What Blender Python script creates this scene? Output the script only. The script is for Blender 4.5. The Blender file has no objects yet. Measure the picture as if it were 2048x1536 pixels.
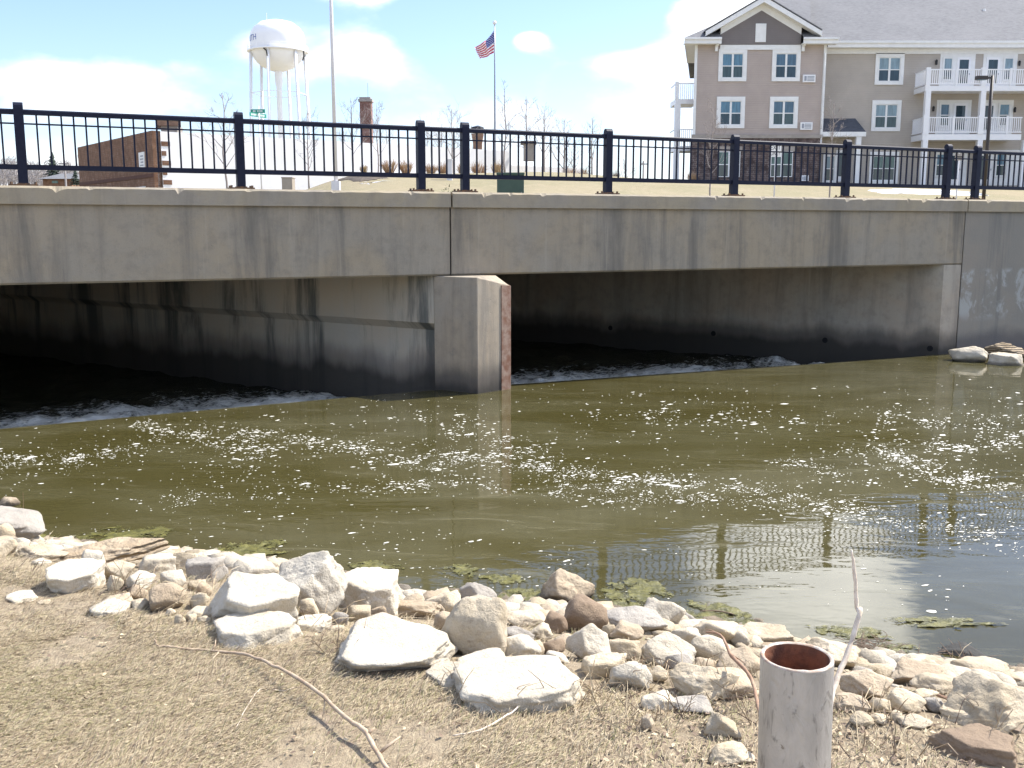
import bpy, bmesh, math, random
import numpy as np
from mathutils import Vector, Matrix, noise as mnoise

S = bpy.context.scene
COL = S.collection
R = math.radians

# ------------------------------------------------------------------ camera
FPX = 2000.0                      # focal length in pixels of a 2048 px wide frame
PITCH = R(9.0)
CAMZ = 2.40                       # eye above the pool's water level (z = 0)
cam_data = bpy.data.cameras.new('camera')
cam_data.sensor_width = 36.0
cam_data.lens = 36.0 * FPX / 2048.0
cam_data.clip_start = 0.05
cam_data.clip_end = 4000.0
cam = bpy.data.objects.new('camera', cam_data)
COL.objects.link(cam)
cam.location = (0, 0, CAMZ)
cam.rotation_euler = (math.pi / 2 - PITCH, 0, 0)
S.camera = cam

# ------------------------------------------------------------------ light
SUN_AZ, SUN_EL = R(64.0), R(50.0)
SUN_DIR = Vector((math.sin(SUN_AZ) * math.cos(SUN_EL), math.cos(SUN_AZ) * math.cos(SUN_EL), math.sin(SUN_EL)))
sd = bpy.data.lights.new('sun', 'SUN')
sd.energy = 4.2
sd.angle = R(0.53)
sd.color = (1.0, 0.955, 0.88)
sun = bpy.data.objects.new('sun', sd)
COL.objects.link(sun)
sun.rotation_euler = SUN_DIR.to_track_quat('Z', 'Y').to_euler()

S.view_settings.view_transform = 'Standard'
S.view_settings.look = 'None'
S.view_settings.exposure = 1.12
S.view_settings.gamma = 1.0
S.view_settings.use_curve_mapping = False

S.render.engine = 'CYCLES'
S.cycles.use_adaptive_sampling = True
S.cycles.adaptive_threshold = 0.02
S.cycles.max_bounces = 6
S.cycles.diffuse_bounces = 3
S.cycles.glossy_bounces = 3
S.cycles.transmission_bounces = 2

world = bpy.data.worlds.new('World')
S.world = world
world.use_nodes = True

def build_world():
    nt = world.node_tree
    nt.nodes.clear()
    N, L = nt.nodes.new, nt.links.new
    out = N('ShaderNodeOutputWorld')
    bg = N('ShaderNodeBackground')
    bg.inputs['Strength'].default_value = 0.13
    L(bg.outputs[0], out.inputs[0])
    sky = N('ShaderNodeTexSky')
    sky.sky_type = 'NISHITA'
    sky.sun_disc = False
    sky.sun_elevation = SUN_EL
    sky.sun_rotation = SUN_AZ
    sky.air_density = 1.0
    sky.dust_density = 0.6
    sky.ozone_density = 1.0
    tc = N('ShaderNodeTexCoord')
    sep = N('ShaderNodeSeparateXYZ')
    L(tc.outputs['Generated'], sep.inputs[0])

    def m(op, a, b=None, c=None, clamp=False):
        n = N('ShaderNodeMath')
        n.operation = op
        n.use_clamp = clamp
        for i, v in enumerate((a, b, c)):
            if v is None:
                continue
            if isinstance(v, (int, float)):
                n.inputs[i].default_value = v
            else:
                L(v, n.inputs[i])
        return n.outputs[0]
    az = m('ARCTAN2', sep.outputs[0], sep.outputs[1])
    el = m('ARCSINE', sep.outputs[2])
    mp = N('ShaderNodeMapping')
    mp.inputs['Scale'].default_value = (1, 1, 2.0)
    mp.inputs['Location'].default_value = (3.7, 1.3, 0.55)
    L(tc.outputs['Generated'], mp.inputs[0])
    nz = N('ShaderNodeTexNoise')
    nz.inputs['Scale'].default_value = 5.0
    nz.inputs['Detail'].default_value = 7.0
    nz.inputs['Roughness'].default_value = 0.52
    L(mp.outputs[0], nz.inputs['Vector'])
    dens = m('MULTIPLY', m('SUBTRACT', nz.outputs[0], 0.5), 2.6)
    # more cloud towards the horizon
    cov = m('MULTIPLY', m('SUBTRACT', 0.115, el), 6.0)
    cov = m('MAXIMUM', m('MINIMUM', cov, 1.2), -0.05)
    dens = m('ADD', dens, cov)
    # the cloud banks over the bridge (azimuth, elevation, half widths in degrees, weight)
    for a0, e0, wa, we, w in ((-12.0, 9.3, 5.0, 2.0, 0.75), (-7.0, 9.0, 2.6, 1.5, 0.6), (-8.0, 12.6, 4.0, 0.9, 0.6),
                              (-25.0, 7.2, 6.0, 1.6, 0.5), (-27.0, 11.6, 3.0, 1.0, 0.5), (-22.0, 9.9, 4.6, 1.2, -0.7),
                              (-3.4, 10.6, 3.6, 1.6, -0.7), (5.5, 11.0, 3.0, 1.4, -0.7), (11.0, 11.0, 3.0, 1.0, 0.6),
                              (0.8, 10.0, 1.0, 0.5, 0.95), (7.0, 8.8, 2.6, 0.5, 0.4), (-17.5, 11.8, 2.5, 1.2, -0.6),
                              (17.0, 20.5, 6.0, 3.8, 1.5), (28.5, 19.0, 4.5, 5.0, -0.8), (4.0, 20.5, 5.0, 3.0, -0.35)):  # this row lies out of view, placed for its reflection in the water
        u = m('DIVIDE', m('SUBTRACT', az, R(a0)), R(wa))
        v = m('DIVIDE', m('SUBTRACT', el, R(e0)), R(we))
        q = m('ADD', m('MULTIPLY', u, u), m('MULTIPLY', v, v))
        g = m('EXPONENT', m('MULTIPLY', q, -1.0))
        dens = m('ADD', dens, m('MULTIPLY', g, w))
    mr = N('ShaderNodeMapRange')
    mr.interpolation_type = 'SMOOTHSTEP'
    mr.inputs['From Min'].default_value = -0.04
    mr.inputs['From Max'].default_value = 0.50
    L(dens, mr.inputs['Value'])
    # clouds: bright tops, a little greyer where thick
    nz2 = N('ShaderNodeTexNoise')
    nz2.inputs['Scale'].default_value = 7.0
    nz2.inputs['Detail'].default_value = 4.0
    L(mp.outputs[0], nz2.inputs['Vector'])
    cr = N('ShaderNodeValToRGB')
    cr.color_ramp.elements[0].position = 0.3
    cr.color_ramp.elements[0].color = (3.5, 3.65, 3.95, 1)
    cr.color_ramp.elements[1].position = 0.6
    cr.color_ramp.elements[1].color = (5.6, 5.6, 5.6, 1)
    L(nz2.outputs[0], cr.inputs[0])
    # clouds are made brighter with height, to brighten their reflection in the water
    me_ = N('ShaderNodeMapRange')
    me_.interpolation_type = 'SMOOTHSTEP'
    me_.inputs['From Min'].default_value = R(7)
    me_.inputs['From Max'].default_value = R(22)
    me_.inputs['To Min'].default_value = 1.0
    me_.inputs['To Max'].default_value = 2.9
    L(el, me_.inputs['Value'])
    cs = N('ShaderNodeVectorMath')
    cs.operation = 'SCALE'
    L(cr.outputs[0], cs.inputs[0])
    L(me_.outputs[0], cs.inputs['Scale'])
    tint = N('ShaderNodeMix')
    tint.data_type = 'RGBA'
    tint.blend_type = 'MULTIPLY'
    tint.inputs['Factor'].default_value = 1.0
    tint.inputs['B'].default_value = (SKYGAIN[0], SKYGAIN[1], SKYGAIN[2], 1)
    L(sky.outputs[0], tint.inputs['A'])
    mix = N('ShaderNodeMix')
    mix.data_type = 'RGBA'
    L(mr.outputs[0], mix.inputs['Factor'])
    L(tint.outputs['Result'], mix.inputs['A'])
    L(cs.outputs[0], mix.inputs['B'])
    L(mix.outputs['Result'], bg.inputs['Color'])

SKYGAIN = (0.74, 0.765, 0.90)
build_world()

# ------------------------------------------------------------------ view geometry helpers (pixels of the 2048 x 1536 photograph)
CP, SP = math.cos(PITCH), math.sin(PITCH)
def ray(px, py):
    x = (px - 1024.0) / FPX
    u = (768.0 - py) / FPX
    return Vector((x, CP + SP * u, -SP + CP * u))
def at_depth(px, py, Y):
    d = ray(px, py)
    k = Y / d.y
    return Vector((d.x * k, Y, CAMZ + d.z * k))
def at_height(px, py, z):
    d = ray(px, py)
    k = (z - CAMZ) / d.z
    return Vector((d.x * k, d.y * k, z))
def proj(p):
    x, y, z = p[0], p[1], p[2] - CAMZ
    f = y * CP - z * SP
    u = y * SP + z * CP
    return 1024 + FPX * x / f, 768 - FPX * u / f

# bridge frame: t runs along the bridge to the right (and away), n points from its face to the near bank
B_AZ = R(65.65)
BD = Vector((math.sin(B_AZ), math.cos(B_AZ), 0))
BN = Vector((math.cos(B_AZ), -math.sin(B_AZ), 0))
BO = Vector((0, 15.1, 0))
def BP(t, n, z):
    p = BO + BD * t + BN * n
    return Vector((p.x, p.y, z))
def on_face(px, py, n=0.0):
    """(t, z) where the view ray meets the vertical plane at offset n from the bridge face"""
    d = ray(px, py)
    o = BO + BN * n
    k = o.dot(BN) / (d.x * BN.x + d.y * BN.y)
    p = Vector((d.x * k, d.y * k, 0)) - o
    return p.dot(BD), CAMZ + d.z * k
# the piers and abutments are skewed: their axis runs back and to the left
A_AZ = R(-56.2)
AX = Vector((math.sin(A_AZ), math.cos(A_AZ), 0))
AP = Vector((-AX.y, AX.x, 0))           # left-hand normal of the axis (points to the near left)

def smooth(a, b, x):
    t = min(1.0, max(0.0, (x - a) / (b - a)))
    return t * t * (3 - 2 * t)

# ------------------------------------------------------------------ mesh helpers
def tag(o, label=None, cat=None, group=None, kind=None):
    if label: o['label'] = label
    if cat: o['category'] = cat
    if group: o['group'] = group
    if kind: o['kind'] = kind
    return o
def empty(name, loc, label, cat, group=None):
    o = bpy.data.objects.new(name, None)
    o.location = loc
    o.empty_display_size = 0.2
    COL.objects.link(o)
    bpy.context.view_layer.update()
    return tag(o, label, cat, group)
def put(o, parent):
    if parent is not None:
        o.parent = parent
        o.matrix_parent_inverse = parent_world(parent).inverted()
def parent_world(o):
    if o.parent is None:
        return o.matrix_basis.copy()
    return parent_world(o.parent) @ o.matrix_parent_inverse @ o.matrix_basis
class MB:
    def __init__(self):
        self.v, self.f, self.mi = [], [], []
    def add(self, vs, fs, mi=0):
        k = len(self.v)
        self.v.extend([tuple(p) for p in vs])
        self.f.extend([tuple(i + k for i in f) for f in fs])
        self.mi.extend([mi] * len(fs))
        return self
    def box(self, c, x, y, z, mi=0):
        """c centre; x, y, z half-extent vectors"""
        c, x, y, z = Vector(c), Vector(x), Vector(y), Vector(z)
        vs = [c + x * sx + y * sy + z * sz for sz in (-1, 1) for sy in (-1, 1) for sx in (-1, 1)]
        fs = [(0, 2, 3, 1), (4, 5, 7, 6), (0, 1, 5, 4), (2, 6, 7, 3), (0, 4, 6, 2), (1, 3, 7, 5)]
        return self.add(vs, fs, mi)
    def abox(self, x0, x1, y0, y1, z0, z1, mi=0):
        return self.box(((x0 + x1) / 2, (y0 + y1) / 2, (z0 + z1) / 2), ((x1 - x0) / 2, 0, 0), (0, (y1 - y0) / 2, 0), (0, 0, (z1 - z0) / 2), mi)
    def prism(self, poly, z0, z1, mi=0):
        """poly: plan points counter-clockwise; z1 may be a list of heights"""
        n = len(poly)
        zt = z1 if isinstance(z1, (list, tuple)) else [z1] * n
        vs = [(p[0], p[1], z0) for p in poly] + [(p[0], p[1], zt[i]) for i, p in enumerate(poly)]
        fs = [tuple(reversed(range(n))), tuple(range(n, 2 * n))]
        fs += [(i, (i + 1) % n, n + (i + 1) % n, n + i) for i in range(n)]
        return self.add(vs, fs, mi)
    def extrude(self, prof, a, b, mi=0):
        """closed profile of 3D points swept from offset a to offset b"""
        a, b = Vector(a), Vector(b)
        n = len(prof)
        vs = [Vector(p) + a for p in prof] + [Vector(p) + b for p in prof]
        fs = [tuple(reversed(range(n))), tuple(range(n, 2 * n))]
        fs += [(i, (i + 1) % n, n + (i + 1) % n, n + i) for i in range(n)]
        return self.add(vs, fs, mi)
    def tube(self, pts, rad, sides=6, mi=0, cap=True):
        pts = [Vector(p) for p in pts]
        n = len(pts)
        if not isinstance(rad, (list, tuple)):
            rad = [rad] * n
        vs, fs = [], []
        up = Vector((0.31, 0.17, 0.93)).normalized()
        for i, p in enumerate(pts):
            d = (pts[min(i + 1, n - 1)] - pts[max(i - 1, 0)])
            d = d.normalized() if d.length > 1e-9 else Vector((0, 0, 1))
            u = d.cross(up)
            if u.length < 0.2:
                u = d.cross(Vector((1, 0.1, 0)))
            u.normalize()
            w = d.cross(u)
            for k in range(sides):
                a = 2 * math.pi * k / sides
                vs.append(p + (u * math.cos(a) + w * math.sin(a)) * rad[i])
        for i in range(n - 1):
            for k in range(sides):
                k2 = (k + 1) % sides
                fs.append((i * sides + k, (i + 1) * sides + k, (i + 1) * sides + k2, i * sides + k2))
        if cap:
            fs.append(tuple(range(sides)))
            fs.append(tuple(reversed(range((n - 1) * sides, n * sides))))
        return self.add(vs, fs, mi)
    def lathe(self, prof, c, seg=24, mi=0):
        """prof: (radius, z) from the bottom up"""
        c = Vector(c)
        vs, fs = [], []
        for r, z in prof:
            for k in range(seg):
                a = 2 * math.pi * k / seg
                vs.append((c.x + r * math.cos(a), c.y + r * math.sin(a), c.z + z))
        for i in range(len(prof) - 1):
            for k in range(seg):
                k2 = (k + 1) % seg
                fs.append((i * seg + k, i * seg + k2, (i + 1) * seg + k2, (i + 1) * seg + k))
        return self.add(vs, fs, mi)
    def build(self, name, mats, parent=None, smooth_=False, bevel=0.0):
        me = bpy.data.meshes.new(name)
        me.from_pydata(self.v, [], self.f)
        if not isinstance(mats, (list, tuple)):
            mats = [mats]
        for m_ in mats:
            me.materials.append(m_)
        if len(mats) > 1:
            me.polygons.foreach_set('material_index', self.mi)
        if smooth_:
            me.polygons.foreach_set('use_smooth', [True] * len(me.polygons))
        me.update()
        o = bpy.data.objects.new(name, me)
        COL.objects.link(o)
        if bevel > 0:
            md = o.modifiers.new('bevel', 'BEVEL')
            md.width = bevel
            md.segments = 2
            md.limit_method = 'ANGLE'
            md.angle_limit = R(40)
        put(o, parent)
        return o

# ------------------------------------------------------------------ materials
class NT:
    def __init__(self, name):
        self.m = bpy.data.materials.new(name)
        self.m.use_nodes = True
        self.t = self.m.node_tree
        self.b = self.t.nodes['Principled BSDF']
        self.out = self.t.nodes['Material Output']
    def n(self, ty, **kw):
        nd = self.t.nodes.new(ty)
        for k, v in kw.items():
            setattr(nd, k, v)
        return nd
    def l(self, a, b):
        self.t.links.new(a, b)
    def val(self, sock, v):
        if isinstance(v, (int, float)):
            sock.default_value = v
        elif isinstance(v, (tuple, list)):
            sock.default_value = tuple(v) + ((1,) if len(v) == 3 and sock.type == 'RGBA' else ())
        else:
            self.l(v, sock)
    def math(self, op, a, b=0.0, clamp=False):
        nd = self.n('ShaderNodeMath', operation=op, use_clamp=clamp)
        self.val(nd.inputs[0], a)
        self.val(nd.inputs[1], b)
        return nd.outputs[0]
    def pos(self):
        return self.n('ShaderNodeNewGeometry').outputs['Position']
    def objc(self):
        return self.n('ShaderNodeTexCoord').outputs['Object']
    def map(self, vec, scale=(1, 1, 1), rot=(0, 0, 0), loc=(0, 0, 0)):
        nd = self.n('ShaderNodeMapping')
        nd.inputs['Scale'].default_value = scale
        nd.inputs['Rotation'].default_value = rot
        nd.inputs['Location'].default_value = loc
        self.l(vec, nd.inputs[0])
        return nd.outputs[0]
    def noise(self, vec, scale, detail=4.0, rough=0.55, dist=0.0):
        nd = self.n('ShaderNodeTexNoise')
        nd.inputs['Scale'].default_value = scale
        nd.inputs['Detail'].default_value = detail
        nd.inputs['Roughness'].default_value = rough
        nd.inputs['Distortion'].default_value = dist
        self.l(vec, nd.inputs['Vector'])
        return nd.outputs[0]
    def ramp(self, f, a, b):
        nd = self.n('ShaderNodeMapRange', interpolation_type='SMOOTHSTEP')
        nd.inputs['From Min'].default_value = a
        nd.inputs['From Max'].default_value = b
        self.val(nd.inputs['Value'], f)
        return nd.outputs[0]
    def mix(self, f, a, b, mode='MIX'):
        nd = self.n('ShaderNodeMix', data_type='RGBA', blend_type=mode)
        self.val(nd.inputs['Factor'], f)
        self.val(nd.inputs['A'], a)
        self.val(nd.inputs['B'], b)
        return nd.outputs['Result']
    def sep(self, vec):
        nd = self.n('ShaderNodeSeparateXYZ')
        self.l(vec, nd.inputs[0])
        return nd.outputs
    def bump(self, h, strength=0.3, dist=0.01, normal=None):
        nd = self.n('ShaderNodeBump')
        nd.inputs['Strength'].default_value = strength
        nd.inputs['Distance'].default_value = dist
        self.val(nd.inputs['Height'], h)
        if normal is not None:
            self.l(normal, nd.inputs['Normal'])
        self.l(nd.outputs[0], self.b.inputs['Normal'])
        return nd.outputs[0]
    def rand(self):
        return self.n('ShaderNodeObjectInfo').outputs['Random']
    def col(self, c):
        self.val(self.b.inputs['Base Color'], c)
    def rough(self, r):
        self.val(self.b.inputs['Roughness'], r)

def plain(name, c1, c2=None, scale=6.0, rough=0.7, bump=0.0, bdist=0.01, metal=0.0, obj=False, spec=None):
    g = NT(name)
    v = g.objc() if obj else g.pos()
    if c2 is None:
        c2 = tuple(x * 0.82 for x in c1)
    nz = g.noise(v, scale, 5.0, 0.6)
    g.col(g.mix(g.ramp(nz, 0.3, 0.7), c1, c2))
    g.rough(rough)
    g.b.inputs['Metallic'].default_value = metal
    if spec is not None:
        g.b.inputs['Specular IOR Level'].default_value = spec
    if bump > 0:
        g.bump(g.noise(v, scale * 4, 4.0, 0.6), bump, bdist)
    return g.m

def concrete(name, base, dark, warm, wet=True, streak=1.0, chipw=False):
    """weathered concrete: mottling, run-down streaks, pores, a wet algae band above the water"""
    g = NT(name)
    p = g.map(g.pos(), rot=(0, 0, -(math.pi / 2 - B_AZ)))
    big = g.noise(p, 0.8, 7, 0.62, 0.5)
    mid = g.noise(p, 6.0, 6, 0.65)
    fine = g.noise(p, 60.0, 3, 0.6)
    st = g.noise(g.map(p, scale=(1.3, 1.3, 0.13)), 1.6, 8, 0.66, 0.35)
    st2 = g.noise(g.map(p, scale=(11.0, 11.0, 0.35), loc=(4, 2, 1)), 1.4, 4, 0.6)
    c = g.mix(g.ramp(big, 0.35, 0.68), base, warm)
    c = g.mix(g.math('MULTIPLY', g.ramp(mid, 0.42, 0.80), 0.42), c, dark)
    c = g.mix(g.math('MULTIPLY', g.ramp(st, 0.45, 0.72), 0.85 * streak), c, dark)
    c = g.mix(g.math('MULTIPLY', g.ramp(st2, 0.58, 0.74), 0.3 * streak), c, tuple(min(1, x * 1.35) for x in base))
    c = g.mix(g.math('MULTIPLY', g.ramp(fine, 0.5, 0.8), 0.25), c, dark)
    z = g.sep(p)[2]
    if wet:
        lvl = g.math('ADD', z, g.math('MULTIPLY', g.math('SUBTRACT', g.noise(g.map(p, scale=(1, 1, 0.4)), 1.7, 4), 0.5), 0.55))
        c = g.mix(g.math('MULTIPLY', g.ramp(lvl, 0.5, 0.18), 0.8), c, (0.075, 0.064, 0.054))
        c = g.mix(g.math('MULTIPLY', g.ramp(lvl, 0.2, 0.0), 0.8), c, (0.028, 0.025, 0.02))
    g.col(c)
    g.rough(0.85)
    h = g.math('ADD', g.math('MULTIPLY', mid, 0.6), g.math('MULTIPLY', fine, 0.3))
    pores = g.n('ShaderNodeTexVoronoi')
    pores.inputs['Scale'].default_value = 9.0
    g.l(p, pores.inputs['Vector'])
    h = g.math('SUBTRACT', h, g.math('MULTIPLY', g.ramp(pores.outputs['Distance'], 0.09, 0.03), 0.8))
    g.bump(h, 0.55, 0.012)
    return g.m

M = {}
M['concrete'] = concrete('beam_concrete', (0.315, 0.275, 0.212), (0.140, 0.127, 0.105), (0.355, 0.288, 0.195), wet=False)
M['coping'] = concrete('coping_concrete', (0.32, 0.28, 0.22), (0.19, 0.168, 0.135), (0.375, 0.31, 0.205), wet=False, streak=0.55)
M['pier'] = concrete('pier_concrete', (0.36, 0.312, 0.245), (0.15, 0.137, 0.118), (0.40, 0.32, 0.225), wet=True, streak=0.9)

def culvert_mat():
    """walls inside the culvert: broad dark seepage stains from the deck joints and a wet foot"""
    g = NT('culvert_concrete')
    p = g.map(g.pos(), rot=(0, 0, -(math.pi / 2 - A_AZ)))
    a = g.noise(p, 1.1, 5, 0.6)
    st = g.noise(g.map(p, scale=(0.75, 0.2, 0.07)), 1.3, 9, 0.68, 0.35)
    st2 = g.noise(g.map(p, scale=(6, 0.2, 0.22), loc=(3, 0, 0)), 1.5, 4, 0.6)
    c = g.mix(g.ramp(a, 0.35, 0.7), (0.46, 0.42, 0.345), (0.50, 0.42, 0.315))
    c = g.mix(g.math('MULTIPLY', g.ramp(st, 0.47, 0.60), 0.88), c, (0.075, 0.085, 0.08))
    c = g.mix(g.math('MULTIPLY', g.ramp(st2, 0.6, 0.75), 0.35), c, (0.45, 0.44, 0.40))
    z = g.sep(p)[2]
    lvl = g.math('ADD', z, g.math('MULTIPLY', g.math('SUBTRACT', g.noise(g.map(p, scale=(1, 1, 0.4)), 1.5, 4), 0.5), 0.6))
    c = g.mix(g.math('MULTIPLY', g.ramp(lvl, 0.62, 0.25), 0.7), c, (0.12, 0.10, 0.085))
    c = g.mix(g.math('MULTIPLY', g.ramp(lvl, 0.30, 0.04), 0.85), c, (0.028, 0.025, 0.02))
    g.col(c)
    g.rough(0.8)
    g.bump(g.noise(p, 14, 5), 0.4, 0.012)
    return g.m
M['culvert'] = culvert_mat()

def wing_mat():
    """wing wall: the concrete of the bridge with scrubbed pale clean-off patches"""
    g = NT('wing_concrete')
    p = g.map(g.pos(), rot=(0, 0, -(math.pi / 2 - B_AZ)))
    st = g.noise(g.map(p, scale=(3, 3, 0.16)), 1.6, 6, 0.65)
    c = g.mix(g.ramp(g.noise(p, 1.2, 5), 0.35, 0.7), (0.24, 0.222, 0.185), (0.28, 0.245, 0.195))
    c = g.mix(g.math('MULTIPLY', g.ramp(st, 0.5, 0.72), 0.5), c, (0.13, 0.125, 0.115))
    z = g.sep(p)[2]
    band = g.math('MULTIPLY', g.ramp(z, 0.55, 0.8), g.ramp(z, 1.62, 1.52))
    blot = g.ramp(g.noise(g.map(p, scale=(1.3, 1.3, 1.0), loc=(7, 1, 2)), 1.7, 5, 0.65, 0.6), 0.5, 0.6)
    c = g.mix(g.math('MULTIPLY', g.math('MULTIPLY', band, blot), 0.75), c, (0.40, 0.40, 0.37))
    lvl = g.math('ADD', z, g.math('MULTIPLY', g.math('SUBTRACT', g.noise(p, 1.5, 4), 0.5), 0.4))
    c = g.mix(g.math('MULTIPLY', g.ramp(lvl, 0.5, 0.2), 0.7), c, (0.08, 0.072, 0.075))
    g.col(c)
    g.rough(0.87)
    g.bump(g.noise(p, 25, 5), 0.4, 0.01)
    return g.m
M['wing'] = wing_mat()
M['paint'] = plain('rail_paint', (0.007, 0.009, 0.024), (0.011, 0.014, 0.032), 20, 0.5, 0.15, 0.002, spec=0.2)
M['rust'] = plain('rusty_steel', (0.17, 0.075, 0.042), (0.30, 0.22, 0.17), 9, 0.75, 0.5, 0.004)
M['plate'] = plain('base_plate_steel', (0.05, 0.035, 0.028), (0.16, 0.08, 0.03), 25, 0.7, 0.3, 0.002)
M['black'] = plain('black_metal', (0.012, 0.012, 0.014), None, 8, 0.5)
M['hole'] = plain('hole_dark', (0.006, 0.006, 0.007), None, 8, 0.9)
M['white'] = plain('white_trim', (0.78, 0.78, 0.76), (0.72, 0.72, 0.70), 3, 0.55)
M['vinyl'] = plain('white_vinyl', (0.80, 0.80, 0.80), (0.76, 0.76, 0.77), 3, 0.4)
M['soil'] = plain('dark_mulch', (0.06, 0.045, 0.035), (0.10, 0.08, 0.06), 4, 0.95, 0.6, 0.03)
# ================================================================== ground, water
SHORE = [at_height(px, py, 0.0) for px, py in ((-700, 1040), (-250, 1062), (0, 1078), (120, 1092), (350, 1112), (560, 1135), (700, 1160), (830, 1195),
         (1080, 1215), (1280, 1238), (1480, 1268), (1620, 1300), (1760, 1322), (1900, 1338), (2048, 1352), (2400, 1385), (2900, 1420))]
SHX = np.array([p.x for p in SHORE])
SHY = np.array([p.y for p in SHORE])
def shore_y(x):
    return float(np.interp(x, SHX, SHY))
def bank_z(x, y):
    s = shore_y(x) - y
    if s < 0:
        z = max(-1.2, 0.36 * s)
    elif s < 2.6:
        z = 0.315 * s - 0.0
    else:
        z = 0.819 + 0.02 * min(s - 2.6, 6)
    w = smooth(-0.3, 0.8, s)
    z += w * 0.035 * mnoise.noise((x * 0.9, y * 0.9, 3.1)) + w * 0.012 * mnoise.noise((x * 4.0, y * 4.0, 7.7))
    return z
def on_bank(px, py):
    d = ray(px, py)
    k0, k1 = 0.8, 30.0
    k = k0
    while k < k1:
        p = Vector((0, 0, CAMZ)) + d * k
        if p.z <= max(bank_z(p.x, p.y), -0.02):
            lo, hi = k - 0.05, k
            for _ in range(12):
                mid = (lo + hi) / 2
                p = Vector((0, 0, CAMZ)) + d * mid
                if p.z <= max(bank_z(p.x, p.y), -0.02):
                    hi = mid
                else:
                    lo = mid
            return Vector((0, 0, CAMZ)) + d * hi
        k += 0.05
    return Vector((0, 0, CAMZ)) + d * k1

def grid_mesh(name, xs, ys, zf, mat, xyf=None):
    nx, ny = len(xs), len(ys)
    vs, fs = [], []
    for y in ys:
        for x in xs:
            X, Y = (x, y) if xyf is None else xyf(x, y)
            vs.append((X, Y, zf(X, Y)))
    for j in range(ny - 1):
        for i in range(nx - 1):
            a = j * nx + i
            fs.append((a, a + 1, a + nx + 1, a + nx))
    b = MB()
    b.v, b.f, b.mi = vs, fs, [0] * len(fs)
    return b.build(name, mat, None, True)

def bank_mat():
    g = NT('bank_soil')
    p = g.pos()
    a = g.noise(p, 1.6, 6, 0.6)
    b = g.noise(p, 14, 6, 0.65)
    c = g.noise(g.map(p, scale=(1, 0.5, 1), rot=(0, 0, 0.6)), 70, 4, 0.7)
    c1 = g.mix(g.ramp(b, 0.35, 0.7), (0.27, 0.215, 0.14), (0.19, 0.145, 0.095))
    c1 = g.mix(g.ramp(a, 0.55, 0.72), c1, (0.20, 0.145, 0.11))
    c1 = g.mix(g.math('MULTIPLY', g.ramp(c, 0.45, 0.7), 0.5), c1, (0.36, 0.30, 0.20))
    z = g.sep(p)[2]
    c1 = g.mix(g.ramp(g.math('ADD', z, g.math('MULTIPLY', g.math('SUBTRACT', b, 0.5), 0.12)), 0.16, 0.04), c1, (0.045, 0.036, 0.022))
    g.col(c1)
    g.rough(0.95)
    g.bump(g.math('ADD', g.math('MULTIPLY', b, 0.6), g.math('MULTIPLY', c, 0.4)), 0.9, 0.03)
    return g.m
M['bank'] = bank_mat()
def spaced(parts):
    out = []
    for a, b, st in parts:
        n = max(1, int(round((b - a) / st)))
        out += [a + (b - a) * i / n for i in range(n)]
    out.append(parts[-1][1])
    return out
tag(grid_mesh('bank', spaced(((-60, -12, 3), (-12, -5, 0.3), (-5, 4.2, 0.055), (4.2, 12, 0.3), (12, 60, 3))),
              spaced(((-60, -4, 3), (-4, 1.5, 0.3), (1.5, 8.0, 0.055), (8.0, 10.5, 0.3))), bank_z, M['bank']), kind='structure')

# ---- far ground: rises behind the road to the lawn
def s_behind(x, y):
    return -((Vector((x, y, 0)) - BO).dot(BN))
def far_z(x, y):
    s = s_behind(x, y)
    ax = x * 50.0 / max(y, 20.0)                   # bearing, as offset at 50 m
    rise = smooth(14, 37, s)
    amp = 0.75 + 1.75 * smooth(-13.5, -6.5, ax) + 0.22 * math.exp(-((ax - 1.8) / 3.2) ** 2) - 0.10 * smooth(4.5, 8.5, ax) * smooth(30, 14, ax)
    z = 2.56 + rise * amp
    z += 0.012 * max(0.0, min(s, 150) - 52) * smooth(5, 9, ax)
    z += 0.02 * mnoise.noise((x * 0.25, y * 0.25, 1.0)) * rise
    if s > 60:
        z -= 0.006 * (min(s, 400) - 60) * (1 - smooth(5, 9, ax))
    return z
def on_far(px, py):
    d = ray(px, py)
    k = 17.0
    while k < 900:
        p = Vector((0, 0, CAMZ)) + d * k
        if s_behind(p.x, p.y) > 13 and p.z <= far_z(p.x, p.y):
            return Vector((p.x, p.y, far_z(p.x, p.y)))
        k += 0.1 if k < 110 else 1.0
    return Vector((p.x, p.y, far_z(p.x, p.y)))
def lawn_mat():
    g = NT('dormant_lawn')
    p = g.pos()
    a = g.noise(p, 0.25, 5, 0.6)
    b = g.noise(p, 3.0, 6, 0.65)
    c = g.noise(p, 22.0, 4, 0.7)
    c1 = g.mix(g.ramp(a, 0.35, 0.65), (0.26, 0.215, 0.13), (0.21, 0.185, 0.10))
    c1 = g.mix(g.math('MULTIPLY', g.ramp(b, 0.45, 0.75), 0.6), c1, (0.32, 0.27, 0.175))
    c1 = g.mix(g.math('MULTIPLY', g.ramp(c, 0.5, 0.75), 0.4), c1, (0.16, 0.13, 0.07))
    g.col(c1)
    g.rough(0.95)
    g.bump(c, 0.6, 0.03)
    return g.m
M['lawn'] = lawn_mat()
tl = spaced(((-600, -120, 40), (-120, -30, 6), (-30, 70, 1.5), (70, 160, 6), (160, 900, 60)))
sl = spaced(((0.45, 12, 2.4), (12, 75, 1.5), (75, 200, 8), (200, 1800, 100)))
tag(grid_mesh('ground', tl, sl, far_z, M['lawn'], lambda t, s: (BP(t, -s, 0).x, BP(t, -s, 0).y)), kind='structure')

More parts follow.
